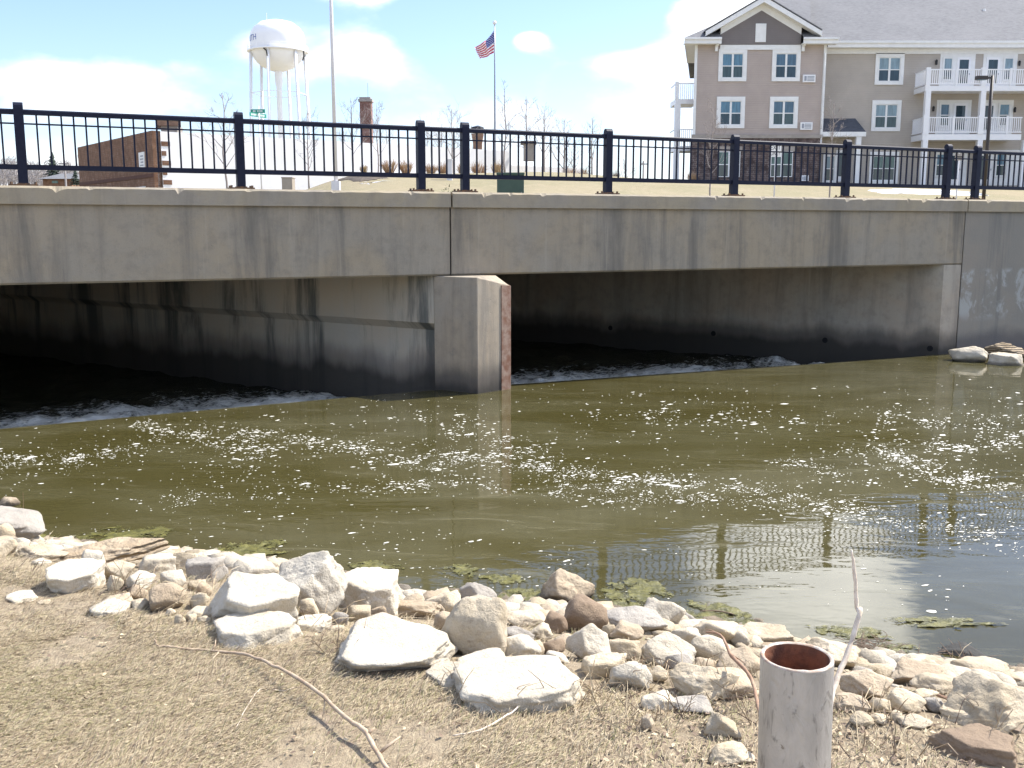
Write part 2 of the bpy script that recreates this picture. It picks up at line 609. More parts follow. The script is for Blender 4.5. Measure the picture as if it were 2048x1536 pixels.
# ---- pool and rapids
LIP = [at_height(-1200, 985, 0.0), at_height(-300, 888, 0.0), at_height(0, 858, 0.0), at_height(370, 824, 0), at_height(740, 791, 0.0), at_height(1022, 769, 0.0),
       at_height(1350, 746, 0), at_height(1660, 725.5, 0.0), at_height(1770, 718, 0.0)]
_e = BP(9.0, 0.06, 0)
LIP += [BP(on_face(1905, 714)[0], 0.03, 0), BP(60, 0.03, 0)]
def water_mat():
    g = NT('river_water')
    p = g.pos()
    warp = g.noise(p, 0.35, 3)
    a = g.noise(g.map(p, scale=(0.8, 1.9, 1), rot=(0, 0, 0.25)), 0.55, 3, 0.5, 0.8)
    b = g.noise(g.map(p, scale=(1, 2.2, 1), rot=(0, 0, -0.15)), 4.5, 2, 0.5, 0.3)
    c = g.noise(g.map(p, scale=(1, 1.6, 1)), 16, 2, 0.5)
    tone = g.mix(g.ramp(a, 0.35, 0.68), (0.054, 0.047, 0.016), (0.074, 0.067, 0.031))
    film = g.noise(g.map(p, scale=(0.5, 1.7, 1), rot=(0, 0, 0.18)), 1.5, 9, 0.72, 1.4)
    tone = g.mix(g.math('MULTIPLY', g.ramp(film, 0.52, 0.78), 0.5), tone, (0.20, 0.185, 0.12))  # pale streaks: foam film, plus sky reflection of rippled zones put into the colour
    g.col(tone)
    g.rough(0.035)
    g.b.inputs['IOR'].default_value = 1.333
    h = g.math('ADD', g.math('MULTIPLY', a, 0.008), g.math('ADD', g.math('MULTIPLY', b, 0.0013), g.math('MULTIPLY', g.math('MULTIPLY', c, g.ramp(a, 0.4, 0.65)), 0.00015)))
    g.bump(h, 1.0, 1.0)
    return g.m
M['water'] = water_mat()
wb = MB()
front = [Vector((p.x, -2.0, 0)) for p in LIP]
for i in range(len(LIP) - 1):
    wb.add([front[i], front[i + 1], LIP[i + 1], LIP[i]], [(0, 1, 2, 3)])
tag(wb.build('water', M['water']), kind='structure')

def rapids_mat():
    g = NT('rapids_water')
    p = g.pos()
    q = g.map(p, rot=(0, 0, -(math.pi / 2 - B_AZ)))
    a = g.noise(g.map(q, scale=(1.0, 1.5, 1)), 2.6, 7, 0.7, 1.2)
    b = g.noise(g.map(q, scale=(1, 1.5, 1)), 9.0, 7, 0.75, 0.8)
    at = g.n('ShaderNodeAttribute', attribute_name='froth').outputs['Fac']
    f = g.math('ADD', g.math('MULTIPLY', at, 0.62), g.math('SUBTRACT', g.math('ADD', g.math('MULTIPLY', a, 0.75), g.math('MULTIPLY', b, 0.75)), 0.75))
    foam = g.ramp(f, 0.14, 0.42)
    g.col(g.mix(foam, (0.030, 0.030, 0.018), (0.80, 0.80, 0.74)))
    g.rough(g.math('ADD', g.math('MULTIPLY', foam, 0.6), 0.12))
    g.b.inputs['IOR'].default_value = 1.333
    g.bump(b, 0.8, 0.05)
    return g.m
M['rapids'] = rapids_mat()
def build_rapids():
    # cross-section going back from the lip: falls 0.32 m, then rough water
    prof = [(0.0, 0.0, 0.0), (0.06, -0.012, 0.05), (0.16, -0.07, 0.2), (0.30, -0.20, 0.6), (0.42, -0.30, 0.95), (0.6, -0.33, 1.0)]
    d = 0.8
    while d < 17:
        prof.append((d, -0.33, max(0.0, 1.0 - 0.31 * (d - 0.8))))
        d += 0.06 if d < 4 else 0.3
    pts = []
    for i in range(len(LIP) - 1):
        if i >= len(LIP) - 3: break
        n = max(2, int((LIP[i + 1] - LIP[i]).length / 0.07))
        if i < 1: n = 6
        pts += [LIP[i].lerp(LIP[i + 1], k / n) for k in range(n)]
    pts.append(LIP[len(LIP) - 3])
    nb = -BN
    vs, fr = [], []
    for p in pts:
        for d, z, fo in prof:
            q = p + nb * d
            w = smooth(0.35, 0.9, d)
            hh = 0.0
            if d > 0.05:
                hh = w * (0.075 * mnoise.fractal((q.x * 1.3, q.y * 1.3, 0.2), 0.9, 2.0, 5) + 0.08 * max(0, mnoise.noise((q.x * 3.1, q.y * 2.7, 5.2)))) * (1.2 if d < 3 else 0.8)
                hh += w * 0.035 * mnoise.fractal((q.x * 7, q.y * 7, 3.3), 0.7, 2.0, 3) * smooth(4.5, 1.0, d)
                hh += (1 - w) * 0.015 * mnoise.noise((q.x * 6, q.y * 6, 1.0)) * smooth(0.05, 0.3, d)
            vs.append((q.x, q.y, z + hh - 0.0005))
            loc = 0.85 + 0.45 * mnoise.noise((p.x * 0.45 + 2.0, p.y * 0.45, 9.3))
            fr.append(max(0.0, fo * loc))
    n = len(prof)
    fs = []
    for i in range(len(pts) - 1):
        for k in range(n - 1):
            a = i * n + k
            fs.append((a, a + n, a + n + 1, a + 1))
    b = MB()
    b.v, b.f, b.mi = vs, fs, [0] * len(fs)
    o = b.build('water_rapids', M['rapids'], None, True)
    at = o.data.attributes.new('froth', 'FLOAT', 'POINT')
    at.data.foreach_set('value', fr)
    tag(o, 'white water tumbling over the sill into the dark culvert', 'rapids', kind='structure')
build_rapids()
# river bed far below, so that nothing shines up from under the bridge
MB().add([(-90, -20, -1.3), (120, -20, -1.3), (120, 120, -1.3), (-90, 120, -1.3)], [(0, 1, 2, 3)]).build('river_bed', M['soil'])
bpy.data.objects['river_bed']['kind'] = 'structure'

# ================================================================== bridge
BEAM0, BEAM1, COP1 = 1.68, 2.66, 2.88
bridge = empty('road_bridge', BP(0, 0, 0), 'grey weathered concrete road bridge with two culvert openings over the river', 'bridge')
t_joint = on_face(901, 470)[0]
t_joint2 = on_face(1928, 470)[0]
t_left = on_face(-230, 600)[0]  # left abutment is out of view, set close in to darken the culvert
t_ab = on_face(1884, 600)[0]
T0, T1 = t_left - 14.0, t_joint2 + 26.0
def beam(t0, t1, name, mat, z0=BEAM0):
    b = MB()
    prof = [(0, z0), (0, BEAM1 + 0.02), (-0.42, BEAM1 + 0.02), (-0.42, z0 + 0.02), (-0.03, z0)]
    prof = [(0.0, z0 + 0.025), (0, BEAM1 + 0.02), (-0.42, BEAM1 + 0.02), (-0.42, z0), (-0.025, z0)]
    b.extrude([BP(0, n, z) for n, z in prof], BD * t0, BD * t1)
    return b.build(name, mat, bridge)
g_ = 0.012
beam(T0, t_joint - g_, 'fascia_beam', M['concrete'])
beam(t_joint + g_, t_joint2 - g_, 'fascia_beam', M['concrete'])
def coping(t0, t1):
    """coping with a chamfered, chipped front arris"""
    rnd = random.Random(int(t0 * 10) + 77)
    n = int((t1 - t0) / 0.035)
    vs, fs = [], []
    chip = 0.0
    for i in range(n + 1):
        t = t0 + (t1 - t0) * i / n
        if rnd.random() < 0.030:
            chip = rnd.uniform(0.02, 0.075)
        c = 0.026 + chip * rnd.uniform(0.6, 1.0) + 0.006 * mnoise.noise((t * 6, 0, 0))
        chip *= rnd.choice((0.0, 0.55, 0.7))
        prof = [(0.05, BEAM1), (0.05, COP1 - c), (0.05 - min(0.035, c * 0.9) , COP1), (-0.40, COP1), (-0.40, BEAM1)]
        vs += [BP(t, a, z) for a, z in prof]
    for i in range(n):
        for k in range(5):
            a, b2 = i * 5 + k, i * 5 + (k + 1) % 5
            fs.append((a, b2, b2 + 5, a + 5))
    fs.append((4, 3, 2, 1, 0))
    fs.append(tuple(n * 5 + k for k in range(5)))
    return MB().add(vs, fs).build('coping', M['coping'], bridge)
coping(T0, t_joint - 0.008)
coping(t_joint + 0.02, t_joint2 - g_)
coping(t_joint2 + g_, T1)
# joint filler
for tj in (t_joint, t_joint2):
    MB().box(BP(tj, -0.2, (BEAM0 + COP1) / 2 - 0.02), BD * 0.02, BN * 0.17, (0, 0, (COP1 - BEAM0) / 2 - 0.03)).build('joint_filler', M['hole'], bridge)
# deck: a skewed slab
W_AX = 15.0
dk = MB()
q0, q1 = BP(T0, -0.42, 0), BP(t_joint2 + 1.0, -0.42, 0)
dk.prism([q0, q1, q1 + AX * W_AX, q0 + AX * W_AX], BEAM0 + 0.03, 2.55)
dk.build('deck_slab', M['culvert'], bridge)
# pier: long skewed wall with a cut nose, recessed below a sloping ledge on its left face
PA = at_height(955, 788, 0.0)
PB = at_height(1019, 778, 0.0)
pj = PA - AX * -0.0
jam = 0.78
thick = abs((PB - PA).dot(AP))
def pier():
    a_top, ledge0, ledge1, rec = BEAM0 - 0.006, 0.98, 0.86, 0.16
    inn = -AP if (PB - PA).dot(AP) > 0 else AP     # from the left face into the pier
    inn = AP if (PB - PA).dot(AP) > 0 else -AP
    L = 15.5
    b = MB()
    # nose block (not recessed)
    P1 = PA + AX * jam
    PBk = PB + AX * (jam - (PB - PA).dot(-AX) * -1) if False else None
    Rb = PA + inn * thick + AX * jam            # right side at the jamb
    # nose: top slopes down to the tip
    mid = PA.lerp(PB, 0.02)
    tipz = 1.535
    P2 = PB + AX * 0.24                         # where the slope meets the flat top on the right side
    def v(p, z): return Vector((p.x, p.y, z))
    vs = [v(PA, -0.9), v(PB, -0.9), v(Rb, -0.9), v(P1, -0.9), v(PA, a_top), v(PB, tipz), v(P2, a_top), v(Rb, a_top), v(P1, a_top), v(P2, -0.9)]
    fs = [(0, 1, 5, 4), (1, 9, 6, 5), (9, 2, 7, 6), (2, 3, 8, 7), (3, 0, 4, 8), (4, 5, 6), (4, 6, 7, 8)]
    b.add(vs, fs)
    nose = b.build('pier_nose', M['pier'], bridge, bevel=0.012)
    # the long wall behind
    prof_l = [(0.0, a_top), (0.0, ledge0), (rec, ledge1), (rec, -0.9)]
    ring = [P1 + inn * o + Vector((0, 0, z)) for o, z in prof_l] + [P1 + inn * thick + Vector((0, 0, -0.9)), P1 + inn * thick + Vector((0, 0, a_top))]
    # subdivide along the axis so that it shades well
    b = MB()
    b.extrude([p - Vector((0, 0, 0)) for p in ring], Vector((0, 0, 0)) + AX * 0.002, AX * (L - jam))
    wall = b.build('pier_wall', M['culvert'], bridge)
    # steel nosing
    dirn = (PB - PA).normalized()
    outn = Vector((dirn.y, -dirn.x, 0))
    s = MB()
    s0 = PB - dirn * 0.17
    s.prism([s0 + outn * 0.014, PB + outn * 0.014 + dirn * 0.016, PB + dirn * 0.016 + AX * 0.2, PB + AX * 0.2 - dirn * 0.004, PB - dirn * 0.004 - outn * 0.004, s0 - outn * 0.004], -0.9,
            [1.545, 1.53, 1.60, 1.60, 1.53, 1.545])
    s.build('steel_nosing', M['rust'], nose)
pier()
# right abutment: skewed wall plus its end face flush with the beam
def abutment():
    c = BP(t_ab, -0.006, 0)
    e = BP(t_joint2 - g_, -0.006, 0)
    b = MB()
    b.prism([c, e, e + AX * 15, c + AX * 15], -1.0, BEAM0 - 0.004)
    ab = b.build('abutment_wall', M['pier2'], bridge)
    nrm = Vector((-AX.y, AX.x, 0))
    if nrm.dot(Vector((0, -1, 0))) < 0: nrm = -nrm
    for px, py in ((1221, 656), (1427, 667), (1650, 680.5), (1860, 697)):
        d = ray(px, py)
        k = c.dot(nrm) / Vector((d.x, d.y, 0)).dot(nrm)
        p = Vector((0, 0, CAMZ)) + d * k
        h = MB()
        ringpts = []
        up = Vector((0, 0, 1))
        ax_ = AX
        vs, fs = [], []
        for rr, off in ((0.055, 0.006), (0.040, 0.006), (0.038, 0.002)):
            for q in range(14):
                a = 2 * math.pi * q / 14
                vs.append(p + nrm * off + (ax_ * math.cos(a) + up * math.sin(a)) * rr)
        for r_ in range(2):
            for q in range(14):
                q2 = (q + 1) % 14
                fs.append((r_ * 14 + q, r_ * 14 + q2, (r_ + 1) * 14 + q2, (r_ + 1) * 14 + q))
        fs.append(tuple(range(28, 42)))
        h.add(vs, fs)
        h.build('weep_hole', M['hole'], ab)
    c2 = BP(t_left, -0.006, 0)  # unseen left abutment, its position chosen to cut light under the bridge
    MB().prism([BP(T0, -0.006, 0), c2, c2 + AX * 15, BP(T0, -0.006, 0) + AX * 15], -1.0, BEAM0 - 0.004).build('abutment_wall', M['pier'], bridge)
M['pier2'] = concrete('abutment_concrete', (0.41, 0.365, 0.29), (0.17, 0.155, 0.13), (0.42, 0.34, 0.25), wet=True, streak=0.7)
abutment()
MB().prism([BP(t_joint2 + g_, 0, 0), BP(T1, 0, 0), BP(T1, -0.42, 0), BP(t_joint2 + g_, -0.42, 0)], -1.0, BEAM1 - 0.002).build('wing_wall', M['wing'], bridge)

# ================================================================== railing
rail = empty('guard_railing', BP(0, -0.15, COP1), 'black steel railing with square posts along the bridge parapet', 'railing')
RN = -0.16
post_px = [(47, 365), (482, 368), (842, 368), (930, 370), (1215, 375), (1467, 380), (1690, 385), (1891, 390), (1949, 393)]
pt = [on_face(px, py, RN)[0] for px, py in post_px]
pt = [pt[0] - 5.3, pt[0] - 2.65] + pt + [pt[-1] + 2.42 * k for k in (1, 2, 3, 4)]
bars = [17, 17, 17, 17, 4, 16, 16, 16, 16, 3, 16, 16, 16, 16]
HP = 0.055
def post_mesh():
    b = MB()
    prof = [(-HP, 0.02), (HP, 0.02), (HP, 0.93)] + [(HP * math.cos(a), 0.945 + 0.06 * math.sin(a)) for a in [R(20), R(50), R(75)]] + \
           [(HP * math.cos(a), 0.945 + 0.06 * math.sin(a)) for a in [R(105), R(130), R(160)]] + [(-HP, 0.93)]
    b.extrude([BN * n + Vector((0, 0, z)) for n, z in prof], BD * -HP, BD * HP)
    me = b.build('post', M['paint'])
    return me
p_me = post_mesh()
pl = MB()
pl.box((0, 0, 0.011), BD * 0.165, BN * 0.10, (0, 0, 0.011))
pl.box((0, 0, 0.029), BD * 0.07, BN * 0.07, (0, 0, 0.007))
for sx in (-1, 1):
    for sy in (-1, 1):
        c = BD * (0.135 * sx) + BN * (0.07 * sy)
        pl.tube([c + Vector((0, 0, 0.02)), c + Vector((0, 0, 0.05))], 0.016, 6)
plate_o = pl.build('base_plate', M['plate'])
for i, t in enumerate(pt):
    po = p_me if i == 0 else p_me.copy()
    bo = plate_o if i == 0 else plate_o.copy()
    if i: COL.objects.link(po); COL.objects.link(bo)
    po.location = BP(t, RN, COP1)
    bo.location = BP(t, RN, COP1)
    put(po, rail)
    put(bo, po)
bar_me = MB().box((0, 0, 0), BD * 0.0105, BN * 0.0105, (0, 0, 0.3)).build('baluster', M['paint'])
first = True
for i in range(len(pt) - 1):
    a, b_ = pt[i] + HP, pt[i + 1] - HP
    c = (a + b_) / 2
    h = (b_ - a) / 2
    tr = MB()
    prof = [(-0.032, 3.737), (0.032, 3.737), (0.032, 3.785), (0.022, 3.800), (-0.022, 3.800), (-0.032, 3.785)]
    tr.extrude([BP(0, RN + n, z) for n, z in prof], BD * a, BD * b_)
    tr.build('top_rail', M['paint'], rail)
    MB().box(BP(c, RN, 3.63), BD * h, BN * 0.011, (0, 0, 0.0095)).build('middle_rail', M['paint'], rail)
    MB().box(BP(c, RN, 3.11), BD * h, BN * 0.028, (0, 0, 0.031)).build('bottom_rail', M['paint'], rail)
    for k in range(bars[i]):
        t = a + (b_ - a) * (k + 1) / (bars[i] + 1)
        o = bar_me if first else bar_me.copy()
        if not first: COL.objects.link(o)
        first = False
        o.location = BP(t, RN, 3.439)
        put(o, rail)
# ================================================================== apartment building
def siding_mat(name, c, pitch=0.115):
    g = NT(name)
    p = g.pos()
    z = g.sep(p)[2]
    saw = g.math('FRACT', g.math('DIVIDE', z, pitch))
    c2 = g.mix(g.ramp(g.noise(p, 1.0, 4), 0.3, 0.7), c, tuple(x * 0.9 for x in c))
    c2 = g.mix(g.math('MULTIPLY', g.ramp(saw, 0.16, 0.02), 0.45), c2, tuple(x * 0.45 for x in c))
    g.col(c2)
    g.rough(0.65)
    g.bump(saw, 0.7, 0.015)
    return g.m
M['taupe'] = siding_mat('taupe_siding', (0.445, 0.375, 0.335))
M['tan'] = siding_mat('tan_siding', (0.44, 0.395, 0.345))
M['grey_siding'] = siding_mat('gable_siding', (0.185, 0.165, 0.162))
def brick_mat(name, c1, c2, mortar, sc=1.0):
    g = NT(name)
    p = g.pos()
    s = g.sep(p)
    v = g.n('ShaderNodeCombineXYZ')
    g.l(g.math('ADD', s[0], s[1]), v.inputs[0])
    g.l(s[2], v.inputs[1])
    b = g.n('ShaderNodeTexBrick')
    b.inputs['Scale'].default_value = sc
    b.inputs['Brick Width'].default_value = 0.40
    b.inputs['Row Height'].default_value = 0.13
    b.inputs['Mortar Size'].default_value = 0.014
    g.val(b.inputs['Color1'], c1)
    g.val(b.inputs['Color2'], c2)
    g.val(b.inputs['Mortar'], mortar)
    g.l(v.outputs[0], b.inputs['Vector'])
    g.col(g.mix(g.ramp(g.noise(p, 2.5, 4), 0.3, 0.7), b.outputs['Color'], tuple(x * 0.7 for x in c2)))
    g.rough(0.9)
    g.bump(b.outputs['Fac'], -0.4, 0.01)
    return g.m
M['brick'] = brick_mat('red_brown_brick', (0.135, 0.085, 0.075), (0.075, 0.05, 0.047), (0.30, 0.27, 0.25))
M['brick2'] = brick_mat('orange_brown_brick', (0.225, 0.115, 0.065), (0.18, 0.09, 0.05), (0.24, 0.17, 0.13))
M['brick3'] = brick_mat('chimney_brick', (0.30, 0.15, 0.11), (0.24, 0.12, 0.09), (0.34, 0.26, 0.22))
M['ledge'] = plain('stone_ledge', (0.36, 0.32, 0.28), None, 3, 0.8)
def shingle_mat():
    g = NT('grey_shingles')
    p = g.pos()
    n1 = g.noise(g.map(p, scale=(1.5, 1.5, 5)), 2.2, 5, 0.7)
    n2 = g.noise(p, 0.4, 3)
    c = g.mix(g.ramp(n1, 0.35, 0.7), (0.150, 0.152, 0.160), (0.098, 0.10, 0.106))
    c = g.mix(g.math('MULTIPLY', g.ramp(n2, 0.4, 0.7), 0.4), c, (0.17, 0.17, 0.175))
    g.col(c)
    g.rough(0.92)
    g.bump(n1, 0.5, 0.03)
    return g.m
M['shingle'] = shingle_mat()
M['shingle_dark'] = plain('dark_shingles', (0.055, 0.062, 0.075), (0.08, 0.085, 0.10), 5, 0.9)
def glass_mat(name, c):
    g = NT(name)
    g.col(g.mix(g.ramp(g.noise(g.map(g.pos(), scale=(4, 4, 0.5)), 2.0, 2), 0.35, 0.65), c, tuple(x * 0.7 for x in c)))
    g.rough(0.06)
    g.b.inputs['Specular IOR Level'].default_value = 0.6
    return g.m
M['glass_up'] = glass_mat('glass_over_blinds', (0.11, 0.22, 0.30))
M['glass_up2'] = glass_mat('glass_over_pale_blinds', (0.24, 0.33, 0.37))
M['glass_up3'] = glass_mat('glass_over_curtain', (0.085, 0.15, 0.21))
WRND = random.Random(12)
M['glass_lo2'] = glass_mat('dim_glass', (0.055, 0.085, 0.085))
M['glass_lo'] = glass_mat('dark_glass', (0.035, 0.06, 0.075))
M['glass_gr'] = glass_mat('green_glass', (0.085, 0.155, 0.14))

DB = 68.0                      # distance of the gable wing's face
DM = 69.3                      # main wall behind it
apt = empty('apartment_building', at_depth(1520, 362, DB), 'three storey taupe apartment building with grey gable and white balconies', 'building')
def X(px, py, Y): return at_depth(px, py, Y).x
def Z(py, Y): return at_depth(1500, py, Y).z
zb = Z(362, DB) - 0.6
z_brick = Z(273, DB)
z_eave = Z(90, DB)
xl, xr = X(1388, 200, DB), X(1645, 200, DB)
SH = math.tan(R(11.0))           # the wing's left flank runs back to the right
XR = X(2048, 250, DM) + 16.0     # the building carries on out of view
YB = DB + 17.0
# walls
MB().prism([(xl, DB), (xr, DB), (xr, DM + 0.2), (xl + SH * 1.5, DM + 0.2)], z_brick + 0.001, z_eave).build('wall', M['taupe'], apt)
MB().prism([(xl - 0.06, DB - 0.06), (xr + 0.05, DB - 0.06), (xr + 0.05, DM + 0.2), (xl - 0.06 + SH * 1.5, DM + 0.2)], zb, z_brick - 0.12).build('brick_base', M['brick'], apt)
MB().prism([(xl - 0.12, DB - 0.13), (xr + 0.08, DB - 0.13), (xr + 0.08, DB + 0.3), (xl - 0.1 + SH * .4, DB + 0.3)], z_brick - 0.12, z_brick + 0.12).build('stone_ledge', M['ledge'], apt)
z_eave_m = z_eave
MB().prism([(xl + SH * 1.52, DM), (XR, DM), (XR, YB), (xl + SH * (YB - DB), YB)], zb, z_eave_m).build('wall', M['tan'], apt)
# corner boards, frieze
for xx, w in ((xl, 0.14), (xr - 0.05, 0.16)):
    MB().abox(xx - 0.02, xx + w, DB - 0.05, DB + 0.1, z_brick + 0.12, z_eave).build('corner_board', M['white'], apt)
zf0 = Z(100, DB)
MB().abox(X(1440, 95, DB), X(1601, 95, DB), DB - 0.09, DB, zf0, Z(90, DB)).build('frieze', M['white'], apt)
MB().abox(xr, XR, DM - 0.07, DM, Z(108, DM), z_eave_m - 0.01).build('frieze', M['white'], apt)
# gable pediment
gx0, gx1, ga = X(1440, 80, DB), X(1601, 80, DB), X(1522.5, 20, DB)
zg0, zg1, zga = Z(89.5, DB), Z(69, DB), Z(21, DB)
b = MB()
yy0, yy1 = DB - 0.12, DB + 4.5
b.extrude([(gx0, 0, zg0), (gx1, 0, zg0), (gx1, 0, zg1), (ga, 0, zga), (gx0, 0, zg1)], (0, yy0, 0), (0, yy1, 0))
gab = b.build('gable', M['grey_siding'], apt)
MB().abox(X(1510, 65, DB), X(1531, 65, DB), yy0 - 0.05, yy0, Z(85, DB), Z(48, DB)).build('gable_vent', M['white'], gab)
# rakes and gable roof
ox0, ox1, oz, oza = X(1407, 75, DB), X(1637, 74, DB), Z(76, DB), Z(9, DB)
for sgn, oxe in ((-1, ox0), (1, ox1)):
    e, a_ = Vector((oxe, 0, oz)), Vector((ga, 0, oza))
    d = (a_ - e)
    nn = Vector((-d.z, 0, d.x)).normalized()
    if nn.z < 0: nn = -nn
    b = MB()
    b.extrude([e, a_, a_ + Vector((0, 0, 0.34)), e + Vector((0, 0, 0.30))] if sgn < 0 else [a_, e, e + Vector((0, 0, 0.30)), a_ + Vector((0, 0, 0.34))], (0, DB - 0.75, 0), (0, DB - 0.70, 0))
    b.build('rake_board', M['white'], gab)
    b = MB()
    b.extrude([e, a_, a_ + Vector((0, 0, 0.06)), e + Vector((0, 0, 0.06))] if sgn < 0 else [a_, e, e + Vector((0, 0, 0.06)), a_ + Vector((0, 0, 0.06))], (0, DB - 0.70, 0), (0, DB - 0.1, 0))
    b.build('soffit', M['white'], gab)
    b = MB()
    up = Vector((0, 0, 0.35))
    b.extrude([e + up, a_ + up + Vector((0, 0, .02)), a_ + up + Vector((0, 0, 0.10)), e + up + Vector((0, 0, 0.06))] if sgn < 0 else [a_ + up + Vector((0, 0, .02)), e + up, e + up + Vector((0, 0, 0.06)), a_ + up + Vector((0, 0, 0.10))], (0, DB - 0.78, 0), (0, DB + 6.5, 0))
    b.build('gable_roof', M['shingle'], gab)
for sgn, oxe, gxe in ((-1, ox0, gx0), (1, ox1, gx1)):
    zs_ = oz + (oza - oz) * (gxe - oxe) / (ga - oxe)
    poly = [(gxe, 0, zg1 - 0.02), (ga, 0, zga - 0.02), (ga, 0, oza + 0.03), (gxe, 0, zs_ + 0.03)]
    if sgn > 0: poly = poly[::-1]
    MB().extrude(poly, (0, yy0 - 0.03, 0), (0, yy0 + 0.1, 0)).build('gable_trim', M['white'], gab)
# boxed eaves beside the gable
def eave(x0, x1, y0, y1, z0, z1):
    b = MB()
    b.abox(x0, x1, y0, y1, z0, z0 + 0.05)
    b.abox(x0, x1, y0 - 0.04, y0, z0 - 0.02, z1)
    b.abox(x0, x1, y0 - 0.13, y0 - 0.04, z1 - 0.13, z1 + 0.01)
    return b.build('eave', M['white'], apt)
OV = 0.62
ze = z_eave
xe0, xe1 = X(1370, 85, DB - OV), X(1677, 85, DB - OV)
eave(xe0, gx0 - 0.02, DB - OV, DB, ze, ze + 0.36)
eave(gx1 + 0.02, xe1, DB - OV, DB, ze, ze + 0.36)
eave(xe1 - 0.3, XR, DM - OV, DM, ze - 0.02, ze + 0.36)
MB().box((xe0 + SH * 4, DB + 3.4, ze + 0.17), (0.03, 0, 0), (SH * 4, 4.0, 0), (0, 0, 0.19)).build('eave', M['white'], apt)
MB().prism([(xe0, DB - OV), (xl + 0.02, DB - OV + 0.02), (xl + 0.02 + SH * 8, DB + 7.4), (xe0 + SH * 8, DB + 7.4)], ze + 0.002, ze + 0.05).build('soffit', M['white'], apt)
for px in (1432, 1605):
    x_ = X(px, 98, DB)
    MB().abox(x_ - 0.09, x_ + 0.09, DB - 0.45, DB - 0.02, ze - 0.10, ze - 0.005).abox(x_ - 0.09, x_ + 0.09, DB - 0.2, DB - 0.02, ze - 0.42, ze - 0.10).build('bracket', M['white'], apt)
# hip roof
zr = ze + 0.36
SL = 0.53
Hd = 11.0
Yf = DB - OV - 0.05
hip = Vector((xe0 + Hd, DB - OV + Hd, zr + SL * Hd))
w1 = gx0 - xe0
def rp(x, y): return Vector((x, y, zr + SL * (y - Yf)))
MB().add([rp(xe0, Yf), rp(gx0 - 0.02, Yf), rp(gx0 - 0.02, Yf + w1)], [(0, 1, 2)]).build('roof', M['shingle'], apt)
MB().add([rp(gx1 + 0.02, Yf), rp(xe1, Yf), rp(xe1 - 1.15, DM - OV + 1.0), rp(gx1 + 0.02, DM - OV + 1.0)], [(0, 1, 2, 3)]).build('roof', M['shingle'], apt)
MB().add([rp(gx0 - 0.02, DB + 0.3), rp(gx1 + 0.02, DB + 0.3), rp(gx1 + 0.02, DM - OV + 1.0), rp(xe1 - 1.15, DM - OV + 1.0), hip, rp(gx0 - 0.02, Yf + w1)], [(0, 1, 2, 3, 4, 5)]).build('roof', M['shingle'], apt)
b = MB()
rz = zr + SL * Hd
b.add([Vector((xe1 - 2.6, DM - OV - 0.12, zr)), Vector((XR + 0.6, DM - OV - 0.12, zr)), Vector((XR + 0.6, DM - OV + Hd, rz)), Vector((xe0 + Hd, DM - OV + Hd, rz)), Vector((xe0 + 2.6, DM - OV + 1.3, zr + SL * 1.42)),
       Vector((xe0, DB - OV + 0.2, zr)), Vector((xe0 + SH * 18, YB + 0.6, zr)), Vector((xe0 + Hd, YB - 8, rz)), Vector((XR + .6, YB + .6, zr))],
      [(0, 1, 2, 3, 4), (5, 4, 3, 7, 6), (6, 7, 3, 2, 8)])
mr_ = b.build('roof', M['shingle'], apt)
MB().tube([at_depth(1968, 32, DM + 5.2) - Vector((0, 0, .5)), at_depth(1968, 18, DM + 5.2)], 0.12, 8).build('roof_vent', M['white'], mr_)
# downspout
MB().tube([(xr - 0.02, DM - OV, ze + 0.1), (xr + 0.02, DB + 0.05, ze - 0.4), (xr + 0.0, DB - 0.08, ze - 0.6), (xr + 0.0, DB - 0.09, zb + 0.2)], 0.05, 6).build('downspout', M['white'], apt)

def window(px0, py0, px1, py1, Y, cas=(7, 8), up='glass_up', lo='glass_lo', casing=True, double=True):
    """px box = glass; casing in photo pixels around it"""
    pc = (py0 + py1) / 2
    x0, x1 = X(px0, pc, Y), X(px1, pc, Y)
    z1, z0 = Z(py0, Y), Z(py1, Y)
    cx, cz = 0.034 * cas[0], 0.034 * cas[1]
    b = MB()
    y = Y
    if casing:
        b.abox(x0 - cx, x0, y - 0.07, y, z0 - cz * .8, z1 + cz)
        b.abox(x1, x1 + cx, y - 0.07, y, z0 - cz * .8, z1 + cz)
        b.abox(x0, x1, y - 0.07, y, z1, z1 + cz)
        b.abox(x0, x1, y - 0.085, y, z0 - cz * .8, z0)
    s = 0.045
    b.abox(x0, x1, y - 0.03, y, z1 - s, z1 - 0.001)
    b.abox(x0, x1, y - 0.03, y, z0 + 0.001, z0 + s)
    b.abox(x0 + 0.001, x0 + s, y - 0.031, y, z0 + s, z1 - s)
    b.abox(x1 - s, x1 - 0.001, y - 0.031, y, z0 + s, z1 - s)
    zm, xm = z0 + (z1 - z0) * 0.49, (x0 + x1) / 2
    b.abox(x0 + s, x1 - s, y - 0.029, y, zm - 0.03, zm + 0.03)
    if double:
        b.abox(xm - 0.065, xm + 0.065, y - 0.034, y, z0 + s, z1 - s)
    w = b.build('window', M['white'], apt)
    cols = ((x0 + s, xm - 0.06), (xm + 0.06, x1 - s)) if double else ((x0 + s, x1 - s),)
    if up == 'glass_up': up = WRND.choice(('glass_up', 'glass_up2', 'glass_up3', 'glass_up'))
    lo = WRND.choice((lo, 'glass_lo2'))
    for a, c in cols:
        MB().abox(a, c, y - 0.012, y - 0.004, z0 + s, zm - 0.03).build('pane', M[lo], w)
        MB().abox(a, c, y - 0.014, y - 0.004, zm + 0.03, z1 - s).build('pane', M[up], w)
    return w
